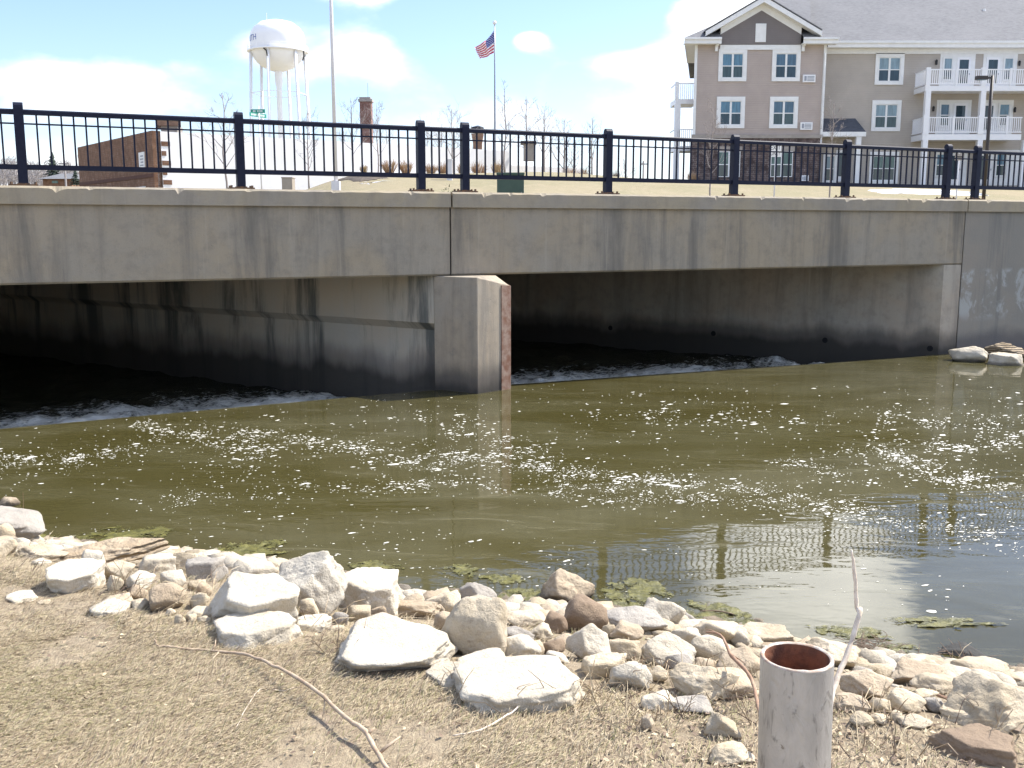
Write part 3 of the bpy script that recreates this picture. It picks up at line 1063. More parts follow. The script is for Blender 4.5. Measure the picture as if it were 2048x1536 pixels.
for px0, px1, py0, py1 in ((1444, 1486, 107, 156), (1551, 1593, 107, 156), (1440, 1482, 202, 250), (1546, 1588, 202, 250)):
    window(px0, py0, px1, py1, DB)
for px0, px1 in ((1436, 1480), (1541, 1585)):
    window(px0, 303, px1, 354, DB - 0.06, casing=False, up='glass_gr')
    xa, xb = X(px0, 330, DB), X(px1, 330, DB)
    MB().abox(xa - 0.1, xb + 0.1, DB - 0.09, DB - 0.05, Z(303, DB), Z(293, DB)).build('lintel', M['ledge'], apt)
window(1757, 115, 1800, 163, DM)
window(1750, 209, 1794, 256, DM)
window(1745, 312, 1789, 361, DM, up='glass_gr')
M['grille'] = plain('grille_grey', (0.30, 0.32, 0.36), None, 8, 0.6)
for px0, px1, py0, py1 in ((1605, 1630, 150, 165), (1600, 1624, 245, 260), (1601, 1616, 351, 362)):
    x0, x1, z1, z0 = X(px0, py0, DB), X(px1, py0, DB), Z(py0, DB), Z(py1, DB)
    b = MB().abox(x0, x1, DB - 0.16, DB, z0, z1)
    a = b.build('air_conditioner', M['vinyl'], apt)
    b = MB()
    for k in range(4):
        zz = z0 + (z1 - z0) * (0.22 + 0.18 * k)
        b.abox(x0 + (x1 - x0) * 0.34, x1 - 0.08, DB - 0.175, DB - 0.161, zz - 0.022, zz + 0.022)
    b.abox(x0 + 0.09, x0 + (x1 - x0) * 0.28, DB - 0.175, DB - 0.161, z0 + 0.09, z1 - 0.09)
    b.build('grille', M['grille'], a)
# entry canopy
YE = DM - 1.25
x0, x1 = X(1640, 268, YE), X(1732, 268, YE)
z0, z1, zt = Z(273, YE), Z(263.5, YE), Z(237, DM)
b = MB()
b.add([(x0, YE, z1), (x1, YE, z1), (x1 - 0.35, DM - 0.02, zt), (x0, DM - 0.02, zt), (x0, DM - 0.02, z1), (x1, DM - 0.02, z1)], [(0, 1, 2, 3), (1, 5, 2), (0, 3, 4), (0, 4, 5, 1)])
can = b.build('entry_canopy', M['shingle_dark'], apt)
MB().abox(x0, x1, YE - 0.02, YE + 0.1, z0, z1 - .003).abox(x0, x1 - 0.05, YE + 0.1, DM - 0.03, z0 + 0.02, z1 - 0.06).build('canopy_beam', M['white'], can)
xc0, xc1 = X(1711, 320, YE), X(1721, 320, YE)
MB().abox(xc0, xc1, YE + 0.02, YE + 0.34, zb, z0 - .003).build('column', M['white'], can)
# entry door unit under the canopy
def door(px0, px1, py0, Y, glass='glass_lo', tall=True):
    x0, x1, z1 = X(px0, py0 + 20, Y), X(px1, py0 + 20, Y), Z(py0, Y)
    zb_ = z1 - 2.1
    b = MB().abox(x0, x1, Y - 0.035, Y, zb_, z1)
    d = b.build('door', M['vinyl'], apt)
    w = (x1 - x0)
    MB().abox(x0 + w * 0.16, x1 - w * 0.16, Y - 0.043, Y - 0.036, zb_ + 0.35, z1 - 0.18).build('door_pane', M[glass], d)
    MB().box((x1 - w * 0.08, Y - 0.06, zb_ + 1.0), (0.02, 0, 0), (0, 0.02, 0), (0, 0, 0.06)).build('door_handle', M['grille'], d)
    return d
window(1650, 312, 1668, 362, DM, cas=(5, 5), double=False)
door(1672, 1692, 300, DM)
# balconies
YF = DM - 1.9
xp0, xp1 = X(1849, 230, YF), X(1959, 230, YF)
decks = [(Z(182, YF), Z(172, YF), Z(138, YF), XR - 2), (Z(280, YF), Z(268.5, YF), Z(234, YF), X(2043, 260, YF))]
for zd0, zd1, zrail, xend in decks:
    b = MB().abox(xp0 - 0.06, xend, YF - 0.03, YF + 0.06, zd0, zd1).abox(xp0 - 0.06, xp0, YF + 0.06, DM - 0.01, zd0, zd1).abox(xp0, xend, YF + 0.06, DM - 0.01, zd0 + 0.06, zd1 - 0.05)
    bal = b.build('balcony', M['vinyl'], apt)
    r = MB()
    for za, zc in ((zd1 + 0.10, zd1 + 0.17), (zrail - 0.07, zrail)):
        r.abox(xp0, xend, YF - 0.02, YF + 0.05, za, zc)
        r.abox(xp0 - 0.05, xp0, YF + 0.05, DM - 0.02, za, zc)
    r.build('balcony_rail', M['vinyl'], bal)
    r = MB()
    xx = xp0 + 0.12
    while xx < xend - 0.05:
        r.abox(xx - 0.024, xx + 0.024, YF - 0.01, YF + 0.035, zd1 + 0.17, zrail - 0.07)
        xx += 0.135
    yy = YF + 0.15
    while yy < DM - 0.1:
        r.abox(xp0 - 0.045, xp0 - 0.01, yy - 0.02, yy + 0.02, zd1 + 0.17, zrail - 0.07)
        yy += 0.135
    r.build('balusters', M['vinyl'], bal)
    for xm in (X(1910, 200, YF), X(2018, 200, YF)):
        MB().abox(xm - 0.055, xm + 0.055, YF - 0.035, YF + 0.065, zd1, zrail + 0.06).build('rail_post', M['vinyl'], bal)
    for xm in (xp0, xp1):
        MB().abox(xm - 0.05, xm + 0.22, YF - 0.06, YF + 0.16, zd1, zrail + 0.1).build('rail_post', M['vinyl'], bal)
for xm in (xp0, xp1, X(2043, 330, YF)):
    MB().abox(xm, xm + 0.33, YF - 0.04, YF + 0.28, zb, decks[1][0] - 0.003).build('column', M['vinyl'], apt)
    if xm < X(2040, 330, YF):
        MB().abox(xm, xm + 0.33, YF - 0.04, YF + 0.28, decks[1][1], decks[0][0] - 0.003).build('column', M['vinyl'], apt)
# balcony door units
for px0, px1, py0, wx, dx in ((1880, 1950, 108, (1887, 1904), (1914, 1941)), (1966, 2034, 108, (2008, 2026), (1972, 1999)),
                              (1873, 1942, 200, (1880, 1898), (1907, 1934)), (1964, 2026, 200, (1998, 2018), (1962, 1990)),
                              (1868, 1934, 300, (1872, 1891), (1898, 1922)), (1958, 2040, 300, (1992, 2012), (1958, 1984))):
    x0, x1, z1 = X(px0, py0 + 20, DM), X(px1, py0 + 20, DM), Z(py0, DM)
    MB().abox(x0, x1, DM - 0.03, DM + 0.0, z1 - 2.35, z1).build('door_surround', M['white'], apt)
    window(wx[0], py0 + 8, wx[1], py0 + 52, DM - 0.03, cas=(2, 2), double=False)
    door(dx[0], dx[1], py0 + 6, DM - 0.03)
for px, py in ((1873, 125), (2039, 127), (1867, 218), (2030, 220)):
    MB().lathe([(0.02, -0.16), (0.07, -0.14), (0.09, 0.1), (0.05, 0.18), (0.01, 0.2)], at_depth(px, py, DM - 0.12), 8).build('wall_lamp', M['black'], apt)
# side balconies on the left flank
YS0, YS1 = DB + 1.0, DB + 3.2
xs0 = X(1351, 200, YS0)
for zt_, zd in ((Z(166, YS0), Z(198, YS0)), (Z(258, YS0), Z(292, YS0))):
    b = MB().abox(xs0, xl + 0.4, YS0, YS1, zd - 0.32, zd)
    bal = b.build('balcony', M['vinyl'], apt)
    r = MB().abox(xs0, xl + 0.4, YS0, YS0 + 0.06, zt_ - 0.06, zt_).abox(xs0, xs0 + 0.06, YS0 + 0.06, YS1, zt_ - 0.06, zt_)
    xx = xs0 + 0.2
    while xx < xl + 0.3:
        r.abox(xx - 0.02, xx + 0.02, YS0 + 0.01, YS0 + 0.05, zd + 0.001, zt_ - 0.06)
        xx += 0.135
    r.build('balcony_rail', M['vinyl'], bal)
    MB().abox(xs0 - 0.02, xs0 + 0.2, YS0 - 0.03, YS0 + 0.2, zd + 0.002, zt_ + 0.08).build('rail_post', M['vinyl'], bal)
MB().abox(xs0, xs0 + 0.36, YS0 + 0.01, YS0 + 0.4, zb - 1, Z(292, YS0) - 0.32).build('column', M['vinyl'], apt)
MB().abox(xs0, xs0 + 0.36, YS0 + 0.01, YS0 + 0.4, Z(292, YS0) + 0.001, Z(198, YS0) - 0.32).build('column', M['vinyl'], apt)

# ================================================================== long white building with brown brick flank
WC = at_depth(311, 262, 67.0)
ang = R(52.5)
wd = Vector((math.sin(ang), math.cos(ang), 0))
wn = Vector((-wd.y, wd.x, 0))           # to the back left
ztop = WC.z
M['white_wall'] = plain('white_painted_block', (0.86, 0.85, 0.84), (0.81, 0.80, 0.79), 0.8, 0.7, 0.15, 0.02)
wh = empty('white_building', (WC.x, WC.y, 2.5), 'long low white painted building with brown brick end and rooftop stacks', 'building')
c0 = Vector((WC.x, WC.y, 0))
Lw = 29.0
b = MB()
b.prism([c0, c0 + wd * Lw, c0 + wd * Lw + wn * 0.35, c0 + wn * 0.35], 1.8, ztop)
b.build('wall', M['white_wall'], wh)
c1 = c0 + wd * Lw
MB().prism([c1, c1 + wd * 8, c1 + wd * 8 + wn * 18, c1 + wn * 18], 1.8, ztop - 1.15).build('wall', M['white_wall'], wh)
MB().prism([c0 + wd * 0.5 + wn * 0.35, c1 + wn * 0.35, c1 + wn * 21, c0 + wn * 21 + wd * 0.5], ztop - 0.6, ztop - 0.35).build('roof', M['shingle'], wh)
Lb = 18.0
MB().prism([c0 - wd * 0.25, c0 + wd * 0.3 , c0 + wd * 0.3 + wn * Lb, c0 - wd * 0.25 + wn * Lb], 1.8, ztop + 0.02).build('brick_flank', M['brick2'], wh)
M['band'] = plain('dark_brick_band', (0.10, 0.045, 0.03), None, 5, 0.9)
MB().prism([c0 - wd * 0.29, c0 - wd * 0.25, c0 - wd * 0.25 + wn * Lb, c0 - wd * 0.29 + wn * Lb], 5.55, 5.78).build('brick_band', M['band'], wh)
for k in range(9):
    z0 = 2.6 + k * 0.62
    MB().prism([c0 + wd * 0.32 - wn * 0.03, c0 + wd * (0.62 if k % 2 else 0.9) - wn * 0.03, c0 + wd * (0.62 if k % 2 else 0.9), c0 + wd * 0.32], z0, z0 + 0.3).build('quoin', M['brick2'], wh)
M['pinkpanel'] = plain('pale_panel', (0.50, 0.43, 0.40), None, 2, 0.7)
for a, w_, z1, mt in ((14.0, 3.4, 4.75, 'pinkpanel'), (9.0, 1.8, 4.9, 'glass_up'), (6.4, 1.0, 4.9, 'pinkpanel'), (1.8, 2.0, 5.0, 'glass_up')):
    p0 = c0 - wd * 0.25 + wn * a
    p1 = p0 + wn * w_
    fr = MB().prism([p0 - wd * 0.05, p0 , p1, p1 - wd * 0.05], 2.6, z1).build('window', M['white'] if mt == 'glass_up' else M[mt], wh)
    if mt == 'glass_up':
        MB().prism([p0 - wd * 0.06 + wn * .1, p0 - wd * 0.051 + wn * .1, p1 - wd * 0.051 - wn * .1, p1 - wd * 0.06 - wn * .1], 2.7, z1 - .1).build('pane', M['glass_up'], fr)
sg = c0 - wd * 0.26 + wn * 1.6
sgn_ = MB().prism([sg - wd * 0.06, sg, sg + wn * 1.15, sg + wn * 1.15 - wd * 0.06], 6.15, 7.25).build('wall_sign', M['white'], wh)
for k in range(4):
    q = sg - wd * 0.062 + wn * 0.2
    MB().prism([q - wd * .004, q, q + wn * (0.7 - 0.12 * (k % 2)), q + wn * (0.7 - 0.12 * (k % 2)) - wd * .004], 6.35 + .2 * k, 6.44 + .2 * k).build('sign_line', M['grille'], sgn_)
# rooftop stacks
def stack(px0, px1, py0, py1, Y, mat, name, flare=0.0, base=None):
    a, c = at_depth(px0, py1, Y), at_depth(px1, py1, Y)
    z1 = Z(py0, Y)
    z0 = a.z - 0.6
    w = (c.x - a.x)
    cx = (a.x + c.x) / 2
    b = MB()
    zm = z1 - (z1 - z0) * 0.42
    f = 1 + flare
    ring = lambda s, z: [(cx - w / 2 * s, Y, z), (cx + w / 2 * s, Y, z), (cx + w / 2 * s, Y + w * s, z), (cx - w / 2 * s, Y + w * s, z)]
    vs = ring(1, z0) + ring(1, zm) + ring(f, z1)
    fs = [(0, 1, 5, 4), (1, 2, 6, 5), (2, 3, 7, 6), (3, 0, 4, 7), (4, 5, 9, 8), (5, 6, 10, 9), (6, 7, 11, 10), (7, 4, 8, 11), (8, 9, 10, 11)]
    b.add(vs, fs)
    return b.build(name, M[mat], wh)
M['rustbrown'] = plain('brown_stack', (0.28, 0.17, 0.11), (0.20, 0.12, 0.08), 2.5, 0.85)
st = stack(946, 964, 267, 300, 83, 'rustbrown', 'vent_stack', 0.35)
p_ = at_depth(955, 262, 83.6)
MB().lathe([(0.22, -0.4), (0.3, 0.0), (0.55, 0.12), (0.5, 0.3), (0.1, 0.42), (0.0, 0.44)], p_, 12).build('stack_cowl', M['black'], st)
st = stack(1047, 1071, 288, 306, 84, 'ledge', 'vent_stack')
MB().prism([at_depth(1041, 286, 83.8), at_depth(1073, 286, 83.8), at_depth(1073, 286, 85.2), at_depth(1041, 286, 85.2)], Z(288, 84) + .002, Z(282, 84)).build('stack_cowl', M['soil'], st)
st = stack(322, 355, 252, 264, 70.5, 'ledge', 'vent_stack')
MB().prism([at_depth(311, 250, 70.2), at_depth(362, 250, 70.2), at_depth(362, 250, 72), at_depth(311, 250, 72)], Z(252, 70.5) + .002, Z(239, 70.5)).build('stack_cowl', M['rustbrown'], st)

# brick chimney
Yc = 97.0
ch = empty('brick_chimney', at_depth(733, 290, Yc), 'tall square brown brick chimney behind the white building', 'chimney')
a, c = at_depth(721, 285, Yc), at_depth(743.5, 285, Yc)
zt_ = Z(203, Yc)
MB().abox(a.x, c.x, Yc, Yc + 1.1, 4.0, zt_).build('shaft', M['brick3'], ch)
MB().abox(a.x - 0.12, c.x + 0.12, Yc - 0.12, Yc + 1.22, zt_, zt_ + 0.22).abox(a.x - 0.02, c.x - 0.05, Yc - 0.02, Yc + 1.05, zt_ + 0.22, Z(194, Yc)).build('cap', M['ledge'], ch)
MB().tube([(c.x - 0.3, Yc + 0.3, Z(194, Yc)), (c.x - 0.3, Yc + 0.3, Z(165, Yc))], 0.02, 5).build('lightning_rod', M['grille'], ch)

# ================================================================== water tower
YT = 230.0
M['tower'] = plain('tower_white', (0.86, 0.86, 0.86), (0.82, 0.82, 0.83), 0.4, 0.5)
tw = empty('water_tower', at_depth(556, 300, YT), 'white water tower with round tank on slender legs', 'water tower')
tc_ = at_depth(556, 110, YT)
tx, ty = tc_.x, tc_.y
zz = lambda py: Z(py, YT)
Rt = 5.95
zbal = zz(103)
prof = [(0.55, zz(143)), (1.6, zz(142)), (3.2, zz(136)), (4.6, zz(126)), (5.5, zz(114)), (Rt, zz(104)), (Rt, zz(76)), (5.7, zz(66)), (5.0, zz(56)), (3.6, zz(46)), (1.8, zz(41.5)), (0.0, zz(40))]
tank = MB().lathe(prof, (tx, ty, 0), 40).build('tank', M['tower'], tw, True)
MB().lathe([(Rt, zbal - 0.25), (Rt + 0.7, zbal - 0.2), (Rt + 0.7, zbal), (Rt, zbal)], (tx, ty, 0), 40).build('balcony', M['tower'], tw)
b = MB()
for k in range(24):
    a = 2 * math.pi * k / 24
    p = Vector((tx + (Rt + 0.62) * math.cos(a), ty + (Rt + 0.62) * math.sin(a), zbal))
    b.tube([p, p + Vector((0, 0, 1.05))], 0.03, 4)
for hgt in (0.55, 1.05):
    b.tube([Vector((tx + (Rt + 0.62) * math.cos(2 * math.pi * k / 40), ty + (Rt + 0.62) * math.sin(2 * math.pi * k / 40), zbal + hgt)) for k in range(41)], 0.03, 4)
b.build('handrail', M['tower'], tw)
MB().lathe([(0.62, -4), (0.62, zz(175)), (0.85, zz(165)), (0.9, zz(143) + 0.2)], (tx, ty, 0), 16).build('riser', M['tower'], tw, True)
for k in range(6):
    a = R(22 + 60 * k)
    r0, r1 = Rt - 0.1, Rt + 1.45
    MB().tube([(tx + r0 * math.cos(a), ty + r0 * math.sin(a), zbal + 0.2), (tx + r1 * math.cos(a), ty + r1 * math.sin(a), -4)], [0.34, 0.36], 10).build('leg', M['tower'], tw, True)
    a2 = R(22 + 60 * (k + 1))
    zr_ = zz(188)
    f_ = (zbal - zr_) / (zbal + 4)
    rr = r0 + (r1 - r0) * f_
    MB().tube([(tx + rr * math.cos(a), ty + rr * math.sin(a), zr_), (tx + rr * math.cos(a2), ty + rr * math.sin(a2), zr_)], 0.09, 5).build('strut', M['tower'], tw)
for px, py, dpx in ((527, 96, 4), (606, 106, -2)):
    p = at_depth(px, py, YT - 6.2 + (3.5 if px > 560 else 0))
    MB().tube([p, p + Vector((0.6, 0, -0.5)), p + Vector((0.75, 0, -1.6))] if dpx > 0 else [p + Vector((0.1, 0, .4)), p + Vector((0.2, 0, -0.6)), p + Vector((-0.15, 0, -1.6))], 0.16, 6).build('cable', M['black'], tw)
MB().tube([(tx - 2.2, ty, zz(42)), (tx - 2.2, ty, zz(26))], 0.06, 5).build('antenna', M['tower'], tw)
# painted name: its last letters show at the left limb of the tank
def text_mesh(txt, size):
    cu = bpy.data.curves.new('lettering', 'FONT')
    cu.body = txt
    cu.size = size
    cu.align_x = 'CENTER'
    cu.align_y = 'CENTER'
    cu.resolution_u = 3
    o = bpy.data.objects.new('lettering', cu)
    COL.objects.link(o)
    dg = bpy.context.evaluated_depsgraph_get()
    me = bpy.data.meshes.new_from_object(o.evaluated_get(dg))
    bpy.data.objects.remove(o)
    bpy.data.curves.remove(cu)
    return me
M['blue_letter'] = plain('blue_lettering', (0.03, 0.08, 0.35), None, 3, 0.5)
def tower_text():
    me = text_mesh('OUTH', 1.75)
    bm = bmesh.new()
    bm.from_mesh(me)
    bmesh.ops.triangulate(bm, faces=bm.faces)
    bmesh.ops.subdivide_edges(bm, edges=[e for e in bm.edges if e.calc_length() > 0.4], cuts=2)
    xm = max(v.co.x for v in bm.verts)
    to_cam = math.atan2(-ty, -tx)
    zt = zz(81.5)
    for v in bm.verts:
        # reading left to right = counter-clockwise seen from above, ending 47 degrees left of the view line
        ang_ = to_cam - R(49) + (v.co.x - xm) / Rt
        z = zt + v.co.y
        v.co = Vector((tx + (Rt + 0.03) * math.cos(ang_), ty + (Rt + 0.03) * math.sin(ang_), z))
    bm.to_mesh(me)
    bm.free()
    me.materials.clear()
    me.materials.append(M['blue_letter'])
    o = bpy.data.objects.new('lettering', me)
    COL.objects.link(o)
    put(o, tank)
tower_text()

# ================================================================== flagpole and flag
YFl = 62.0
M['pole'] = plain('grey_pole', (0.30, 0.31, 0.34), (0.26, 0.27, 0.30), 3, 0.4, metal=0.4)
fp = empty('flagpole', on_far(990, 372), 'slim grey flagpole with a ball on top beyond the bridge', 'flagpole')
pbase = Vector((at_depth(990, 372, YFl).x, YFl, far_z(at_depth(990, 372, YFl).x, YFl)))
fp.location = pbase
fx = pbase.x
zt_ = Z(49, YFl)
MB().tube([(fx, YFl, pbase.z), (fx, YFl, pbase.z + 1.5), (fx, YFl, zt_ - 3), (fx, YFl, zt_)], [0.075, 0.07, 0.045, 0.03], 10).build('pole', M['pole'], fp, True)
MB().lathe([(0.0, -0.12), (0.085, -0.085), (0.12, 0), (0.085, 0.085), (0.0, 0.12)], (fx, YFl, zt_ + 0.1), 12).build('ball', M['vinyl'], fp, True)
def flag():
    gr = bpy.data.materials.new('flag_cloth')
    g = NT('flag_cloth_pattern')
    at = g.n('ShaderNodeAttribute', attribute_name='fuv').outputs['Vector']
    s = g.sep(at)
    stripe = g.math('GREATER_THAN', g.math('FRACT', g.math('MULTIPLY', s[1], 6.5)), 0.5)
    c = g.mix(stripe, (0.52, 0.03, 0.055), (0.80, 0.79, 0.80))
    canton = g.math('MULTIPLY', g.math('LESS_THAN', s[0], 0.40), g.math('LESS_THAN', s[1], 0.5385))
    # star field: staggered dots
    u = g.math('MULTIPLY', s[0], 15.0)
    v = g.math('MULTIPLY', s[1], 16.7)
    row = g.math('FLOOR', v)
    off = g.math('MULTIPLY', g.math('MODULO', row, 2.0), 0.5)
    du = g.math('SUBTRACT', g.math('FRACT', g.math('ADD', u, off)), 0.5)
    dv = g.math('SUBTRACT', g.math('FRACT', v), 0.5)
    rr = g.math('ADD', g.math('MULTIPLY', du, du), g.math('MULTIPLY', dv, dv))
    star = g.math('LESS_THAN', rr, 0.06)
    cc = g.mix(star, (0.035, 0.05, 0.24), (0.75, 0.75, 0.8))
    g.col(g.mix(canton, c, cc))
    g.rough(0.8)
    bpy.data.materials.remove(gr)
    # top edge droops from the truck; the fly end sags down to the left
    nu, nv = 28, 16
    p_tl, p_bl = at_depth(987.5, 62, YFl), at_depth(988, 107, YFl)
    mid_t, fly_t = at_depth(972, 80, YFl), at_depth(949, 94, YFl)
    fly_b = at_depth(960, 119, YFl)
    vs, fs, uv = [], [], []
    for i in range(nu + 1):
        u_ = i / nu
        top = p_tl * (1 - u_) ** 2 + at_depth(968, 89, YFl) * 2 * u_ * (1 - u_) + fly_t * u_ ** 2
        bot = p_bl * (1 - u_) ** 2 + at_depth(972, 112, YFl) * 2 * u_ * (1 - u_) + fly_b * u_ ** 2
        for j in range(nv + 1):
            v_ = j / nv
            p = top.lerp(bot, v_)
            w = 0.16 * math.sin(u_ * 9.0 + v_ * 2.2) * u_ ** 0.6 + 0.05 * math.sin(u_ * 21 + v_ * 5)
            p = p + Vector((0.02 * math.sin(9 * u_ + 4 * v_), w, 0.03 * math.sin(u_ * 8 + 1.0)))
            vs.append(p)
            uv.append((u_, v_, 0))
    for i in range(nu):
        for j in range(nv):
            a = i * (nv + 1) + j
            fs.append((a, a + 1, a + nv + 2, a + nv + 1))
    o = MB().add(vs, fs).build('flag', g.m, None, True)
    at_ = o.data.attributes.new('fuv', 'FLOAT_VECTOR', 'POINT')
    at_.data.foreach_set('vector', [c for t in uv for c in t])
    tag(o, 'red white and blue striped flag with star field on the flagpole', 'flag')
flag()

# ================================================================== poles, signs, boxes
def pole_thing(name, label, cat, px, Y, ztop_py, r0, r1, mat):
    p = at_depth(px, 371, Y)
    z0 = far_z(p.x, Y)
    e = empty(name, (p.x, Y, z0), label, cat)
    pt_ = at_depth(px, ztop_py, Y)
    MB().tube([(p.x, Y, z0), (p.x, Y, pt_.z)], [r0, r1], 10).build('pole', M[mat], e, True)
    return e, p.x, z0, pt_.z
M['galv'] = plain('galvanised', (0.66, 0.65, 0.66), (0.60, 0.59, 0.60), 2, 0.5)
e, x_, z0_, z1_ = pole_thing('street_light', 'tall pale metal street light mast rising out of the frame', 'street light', 672, 40.0, -260, 0.078, 0.058, 'galv')
MB().abox(x_ - 0.16, x_ + 0.16, 39.84, 40.16, z0_, z0_ + 0.5).build('base', M['galv'], e)
MB().tube([(x_, 40, z1_ - 0.1), (x_ - 0.8, 39.6, z1_ + 0.3), (x_ - 2.0, 39.0, z1_ + 0.35)], 0.04, 6).build('arm', M['galv'], e)
MB().box((x_ - 2.3, 38.85, z1_ + 0.33), (0.35, 0.17, 0), (-0.07, 0.14, 0), (0, 0, 0.06)).build('lamp_head', M['galv'], e)

M['sign_green'] = plain('sign_green', (0.02, 0.24, 0.17), (0.03, 0.30, 0.22), 3, 0.45)
e, x_, z0_, z1_ = pole_thing('street_sign', 'green crossed street name signs on a thin post', 'street sign', 523, 36.0, 212, 0.028, 0.024, 'galv')
for z_, rot, w_, up_ in ((Z(222.5, 36), R(4), 0.255, 0.065), (Z(230.5, 36), R(-62), 0.42, 0.065)):
    d = Vector((math.cos(rot), -math.sin(rot), 0))
    n_ = Vector((d.y, -d.x, 0))
    bl = MB().box((x_ - 0.02, 36 - 0.03, z_), d * w_, n_ * 0.008, (0, 0, up_)).build('sign_blade', M['sign_green'], e)
    rnd = random.Random(int(w_ * 100))
    xx = -w_ * 0.8
    while xx < w_ * 0.75:
        ww = rnd.uniform(0.018, 0.035)
        if rnd.random() < 0.8:
            MB().box(Vector((x_ - 0.02, 36 - 0.03, z_)) + d * xx + n_ * 0.0095, d * ww * 0.5, n_ * 0.001, (0, 0, up_ * 0.5)).build('sign_letter', M['vinyl'], bl)
        xx += 0.05

e, x_, z0_, z1_ = pole_thing('parking_lot_lamp', 'dark brown parking lot lamp with flat head before the balconies', 'street light', 1969, 50.0, 151, 0.09, 0.075, 'black')
M['bronze'] = plain('dark_bronze', (0.035, 0.027, 0.024), None, 4, 0.5)
for o in e.children: o.data.materials[0] = M['bronze']
za = Z(156, 50)
xh0 = at_depth(1952, 156, 50).x
MB().abox(xh0, x_ - 0.25, 49.86, 50.14, za - 0.08, za + 0.09).abox(x_ - 0.25, x_ + 0.05, 49.95, 50.05, za - 0.04, za + 0.05).build('lamp_head', M['bronze'], e)
MB().abox(xh0 + 0.06, x_ - 0.33, 49.9, 50.1, za - 0.10, za - 0.081).build('lens', M['glass_up'], e)

M['sign_text'] = plain('sign_lettering', (0.02, 0.02, 0.02), None, 3, 0.6)
def exit_sign():
    Y = 40.0
    e, x_, z0_, z1_ = pole_thing('exit_sign', 'white EXIT ONLY sign on a thin post before the brick wall', 'sign', 1549, Y, 289, 0.03, 0.03, 'galv')
    x0, x1 = at_depth(1538.5, 300, Y).x, at_depth(1562, 300, Y).x
    za, zc = Z(314, Y), Z(288, Y)
    pn = MB().abox(x0, x1, Y - 0.05, Y - 0.04, za, zc).build('panel', M['white'], e)
    for txt, zc_, sz in (('EXIT', zc - (zc - za) * 0.30, 0.235), ('ONLY', zc - (zc - za) * 0.74, 0.235)):
        me = text_mesh(txt, sz)
        w = max(v.co.x for v in me.vertices) - min(v.co.x for v in me.vertices)
        k = (x1 - x0) * 0.84 / w
        for v in me.vertices:
            v.co = Vector(((x0 + x1) / 2 + v.co.x * k, Y - 0.053, zc_ + v.co.y))
        me.materials.clear()
        me.materials.append(M['sign_text'])
        o = bpy.data.objects.new('lettering', me)
        COL.objects.link(o)
        put(o, pn)
exit_sign()
e, x_, z0_, z1_ = pole_thing('parking_sign', 'small tan sign on a thin post beside the right hand railing post', 'sign', 1914, 30.0, 306, 0.02, 0.02, 'galv')
zc_ = Z(314, 30)
p0 = at_depth(1918, 314, 30).x
MB().box((p0, 29.96, zc_), (0.135, 0, 0), (0, 0.006, 0), (0, 0, 0.10)).build('panel', M['ledge'], e)
MB().box((p0, 29.952, zc_), (0.07, 0, 0), (0, 0.002, 0), (0, 0, 0.018)).build('sign_line', M['bronze'], e)

M['xf_green'] = plain('transformer_green', (0.028, 0.06, 0.045), (0.04, 0.075, 0.055), 3, 0.5)
def transformer():
    Y = 34.0
    a, c = at_depth(994, 373, Y), at_depth(1048, 373, Y)
    z1 = Z(345, Y)
    z0 = far_z((a.x + c.x) / 2, Y)
    e = empty('transformer_box', ((a.x + c.x) / 2, Y, z0), 'dark green utility transformer box on the lawn', 'utility box')
    MB().abox(a.x, c.x, Y, Y + 0.8, z0 - 0.1, z1 - 0.08).build('cabinet', M['xf_green'], e, bevel=0.02)
    MB().abox(a.x - 0.02, c.x + 0.02, Y - 0.03, Y + 0.83, z1 - 0.08, z1).build('lid', M['xf_green'], e, bevel=0.02)
    MB().abox(a.x - 0.1, c.x + 0.1, Y - 0.1, Y + 0.9, z0 - 0.25, z0 - 0.09).build('pad', M['ledge'], e)
    M['sticker'] = plain('yellow_sticker', (0.5, 0.42, 0.05), None, 3, 0.6)
    xm = a.x + (c.x - a.x) * 0.62
    zc = (z0 + z1) / 2 + .05
    MB().add([(xm - 0.06, Y - 0.004, zc - 0.08), (xm + 0.06, Y - 0.004, zc - 0.08), (xm, Y - 0.004, zc + 0.03)], [(0, 1, 2)]).build('warning_sticker', M['sticker'], e)
    xm = c.x - 0.08
    MB().add([(xm - 0.04, Y - 0.004, zc - 0.07), (xm + 0.04, Y - 0.004, zc - 0.07), (xm, Y - 0.004, zc + 0.04)], [(0, 1, 2)]).build('warning_sticker', M['grille'], e)
transformer()
def simple_box(name, label, px0, px1, py0, Y, mat, depth=0.6, lid=True):
    a, c = at_depth(px0, py0, Y), at_depth(px1, py0, Y)
    z1 = a.z
    z0 = far_z((a.x + c.x) / 2, Y)
    e = empty(name, ((a.x + c.x) / 2, Y, z0), label, 'utility box')
    MB().abox(a.x, c.x, Y, Y + depth, z0 - 0.1, z1 - 0.05).build('cabinet', M[mat], e, bevel=0.015)
    MB().abox(a.x - 0.02, c.x + 0.02, Y - 0.02, Y + depth + 0.02, z1 - 0.05, z1).build('lid', M[mat], e, bevel=0.01)
    return e
M['beige'] = plain('beige_box', (0.36, 0.31, 0.25), None, 3, 0.6)
simple_box('utility_cabinet', 'beige utility cabinet before the white wall', 563, 584, 354, 45.0, 'beige')
simple_box('utility_pedestal', 'slim pale grey utility pedestal among dry shrubs', 893, 904, 318, 46.0, 'galv', 0.25)

